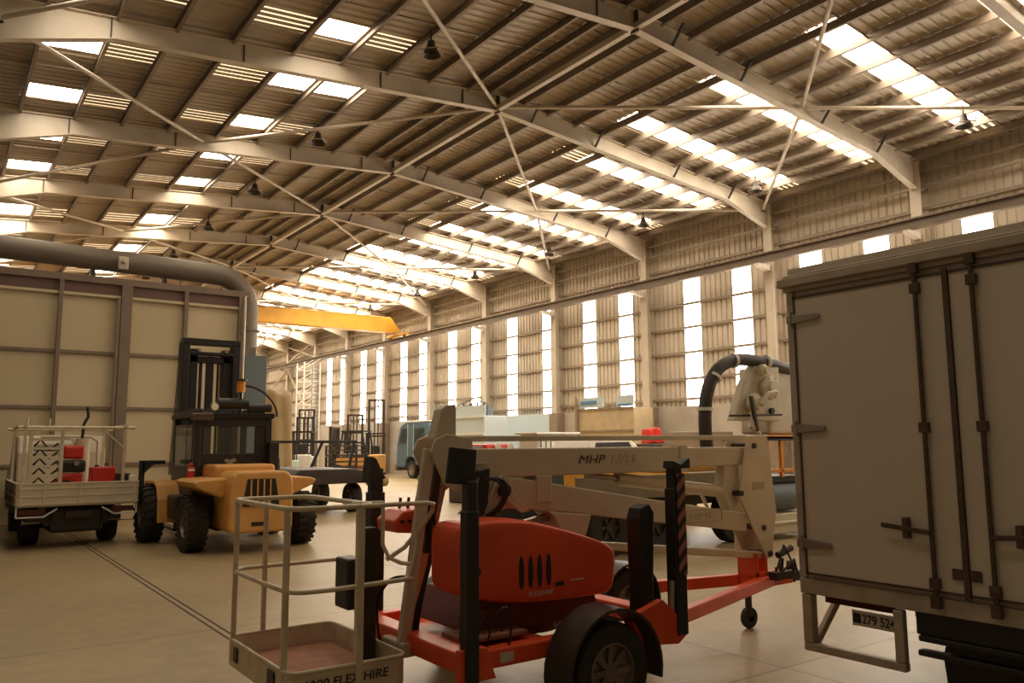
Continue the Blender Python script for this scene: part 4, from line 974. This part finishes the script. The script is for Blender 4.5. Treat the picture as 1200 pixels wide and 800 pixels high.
q.build('flange_bolts', cream2, V, smooth=True)
M().cyl((13.35, 9.84, 2.5), (13.35, 9.78, 2.5), .06).build('port', black, V)
M().beam((11.95, 9.7, 2.38), (13.5, 9.7, 2.42), .04, .04).build('handle_bar', dark, V)
M().beam((12.45, 9.6, 2.75), (12.6, 9.6, 2.1), .06, .06, (1, 0, 0)).build('lever', dark, V)
h = M().tube(bez((11.55, 9.9, 1.6), (11.3, 9.9, 2.9), (11.8, 9.9, 3.45), (12.6, 9.9, 3.48))+bez((12.65, 9.9, 3.48), (13.2, 9.9, 3.5), (13.8, 9.95, 3.4), (14.6, 10.1, 3.35)), .12, 16).build('suction_hose', canvas, V, smooth=True)
for p, d in (((11.5, 9.9, 2.5), (0.02, 0, 1)), ((11.78, 9.9, 3.1), (.6, 0, .8)), ((12.35, 9.9, 3.44), (1, 0, .12)), ((13.35, 9.9, 3.47), (1, 0, -.05))):
    P = Vector(p); D = Vector(d).normalized()*.03; M().cyl(P-D, P+D, .145, n=18).build('hose_clamp', white, h).location = (0, 0, 0)
M().box(12.1, 16.5, 9.95, 10.7, 1.92, 2.0).build('deck_edge', black, V)
M().box(11.5, 12.4, 10.0, 10.8, 1.75, 2.1).build('side_locker', cream2, V, bevel=.02)
q = M().box(13.2, 14.3, 9.95, 10.05, 1.95, 2.03).box(13.35, 13.43, 9.97, 10.03, 1.2, 2.0).box(13.8, 13.88, 9.97, 10.03, 1.2, 2.0).box(13.3, 14.3, 9.97, 10.05, 1.3, 1.36)
q.build('hand_rail', orange, V, bevel=.01)
M().box(12.4, 14.6, 10.0, 12.1, 1.1, 1.22).build('fuel_step', black, V)
M().cyl((13.1, 10.2, .82), (14.4, 10.2, .82), .3, n=24).build('air_tank', greyb, V, smooth=True)
M().box(12.9, 14.6, 9.9, 10.4, .12, .5).box(12.9, 14.6, 9.86, 9.9, .3, .36).build('side_skirt', cream2, V, bevel=.03)
M().box(8.5, 16.5, 10.4, 11.8, .75, .95).build('chassis', dark, V)
M().prism([(8.5, .95), (8.5, 1.34), (12.1, 1.34), (12.1, .95)], 'y', 10.0, 10.08).build('tray_side', olive, V, bevel=.01)
M().box(8.5, 12.2, 10.08, 12.0, .95, 1.0).build('tray_floor', olive, V)
M().box(8.9, 11.0, 10.55, 11.65, .25, .95).build('axle_unit', black, V, bevel=.05)
for x in (9.35, 10.45, 12.6, 15.5):
    wheel(V, (x, 10.3, .48), .48, .3, 'y', 0, -1, .5, 6, dark); wheel(V, (x, 11.9, .48), .48, .3, 'y', 0, 1, .5, 6, dark)
M().box(10.5, 12.3, 10.15, 10.9, 1.36, 1.55).build('yellow_beam', yellow, V, bevel=.02)
M().cyl((9.0, 10.2, 1.34), (9.0, 10.2, 1.5), .02).build('pin', steel, V)
# things seen between the booms
t = thing('engine_block', 'loose engine on a dark stand seen between the two booms', 'engine', (9.15, 13.2, 0))
M().box(-.6, .6, -.4, .4, 0, .75).build('stand', dark, t, bevel=.02)
M().box(-.5, .5, -.3, .3, .85, 1.35).box(-.3, .35, -.2, .2, 1.3, 1.55).build('block', dark, t, bevel=.05)
q = M().cyl((-.2, -.34, 1.1), (-.2, -.3, 1.1), .16).cyl((.22, -.36, 1.2), (.22, -.3, 1.2), .1).box(-.52, .52, -.32, -.28, 1.36, 1.42)
q.build('pulley', steel, t, smooth=True)
M().box(-.62, .62, -.42, -.38, .75, .82).build('rim', white, t)
t = thing('green_cabinet', 'dark green cabinet with red base seen between the two booms', 'cabinet', (10.35, 13.4, 0))
M().box(-.42, .42, -.3, .3, .9, 1.7).build('body', mat('dark_green_paint', (.07, .09, .05), .5), t, bevel=.02)
M().box(-.42, .42, -.3, .3, 0, .9).build('base', bred, t, bevel=.02); M().box(-.02, .02, -.32, -.3, .9, 1.7).build('door_trim', white, t)
t = thing('yellow_loader', 'low yellow machine frame behind the tray side', 'machine', (14.2, 14.6, 0), 0, None, True)
M().box(12.2, 15.6, 14.0, 15.4, .7, 1.5).build('body', yellow, t, bevel=.05)
for x in (12.8, 15.0): wheel(t, (x, 13.8, .5), .5, .3, 'y', 0, -1); wheel(t, (x, 15.6, .5), .5, .3, 'y', 0, 1)
# row of vehicles whose tops show above the upper boom
t = thing('white_utility', 'white vehicle whose roof shows above the boom, right of the crates', 'vehicle', (17, 20, 0), 0, None, True)
M().prism([(16.6, .5), (16.6, 1.5), (16.9, 2.0), (18.6, 2.04), (19.2, 1.6), (20.2, 1.45), (20.3, .5)], 'y', 19.2, 21.0).build('body', white, t, bevel=.06)
M().prism([(16.95, 1.45), (17.1, 1.9), (18.5, 1.92), (18.9, 1.45)], 'y', 19.17, 19.22).build('side_window', black, t)
for x in (17.2, 19.5): wheel(t, (x, 19.3, .35), .35, .22, 'y', 0, -1); wheel(t, (x, 20.9, .35), .35, .22, 'y', 0, 1)
t = thing('white_water_tank', 'white slatted tank between the boom rod and the wall panels', 'tank', (18.0, 22.8, 0))
M().box(-.9, .9, -.6, .6, .3, 2.2).build('body', white, t, bevel=.12, seg=3)
q = M()
for i in range(8): q.box(-.8+.22*i, -.76+.22*i, -.62, -.6, .4, 2.0)
q.build('cage_bars', greyb, t); M().box(-.9, .9, -.6, .6, 0, .3).build('pallet', wood, t)
M().box(-1.0, 1.0, -.65, .65, 2.2, 2.28).build('lid', white, t, bevel=.02)
t = thing('red_engine_hoist', 'red and black machine above the left part of the boom', 'machine', (15.0, 22.4, 0))
M().box(-1.1, .9, -.5, .5, 0, 1.6).build('base', dark, t, bevel=.05)
M().box(-1.0, -.3, -.4, .4, 1.6, 1.8).build('hood', black, t, bevel=.05)
M().box(-.25, .85, -.45, .45, 1.6, 1.88).build('red_body', bred, t, bevel=.06); M().cyl((.2, -.5, 1.75), (.2, -.42, 1.75), .14).cyl((.7, -.5, 1.75), (.7, -.42, 1.75), .14).build('gauge', steel, t, smooth=True)
t = thing('red_folded_bag', 'crumpled red bags standing behind the boom right of the cabinet', 'bag', (21.4, 20.9, 0))
M().box(-.5, .5, -.4, .4, 0, 1.85).build('plinth', dark, t, bevel=.03)
M().prism([(-.45, 1.85), (-.4, 2.4), (-.2, 2.35), (-.05, 1.9)], 'y', -.2, .2).build('bag_flap', bred, t, bevel=.05); M().prism([(-.1, 1.85), (0, 2.45), (.2, 2.4), (.45, 1.88)], 'y', -.2, .2).build('bag_flap', bred, t, bevel=.05)
# ------------------------------------------------------------------ light and view
w = bpy.data.worlds.new('world'); bpy.context.scene.world = w; w.use_nodes = True
w.node_tree.nodes['Background'].inputs[0].default_value = (1, .80, .55, 1)
w.node_tree.nodes['Background'].inputs[1].default_value = .13
sc = bpy.context.scene
sc.view_settings.view_transform = 'Standard'; sc.view_settings.look = 'None'
sc.view_settings.exposure = -0.04; sc.view_settings.gamma = 1; sc.view_settings.use_curve_mapping = False
try:
    sc.cycles.use_denoising = True; sc.cycles.denoiser = 'OPENIMAGEDENOISE'
    sc.cycles.max_bounces = 7; sc.cycles.diffuse_bounces = 5; sc.cycles.caustics_reflective = False; sc.cycles.caustics_refractive = False
    sc.cycles.sample_clamp_indirect = 6
except Exception: pass
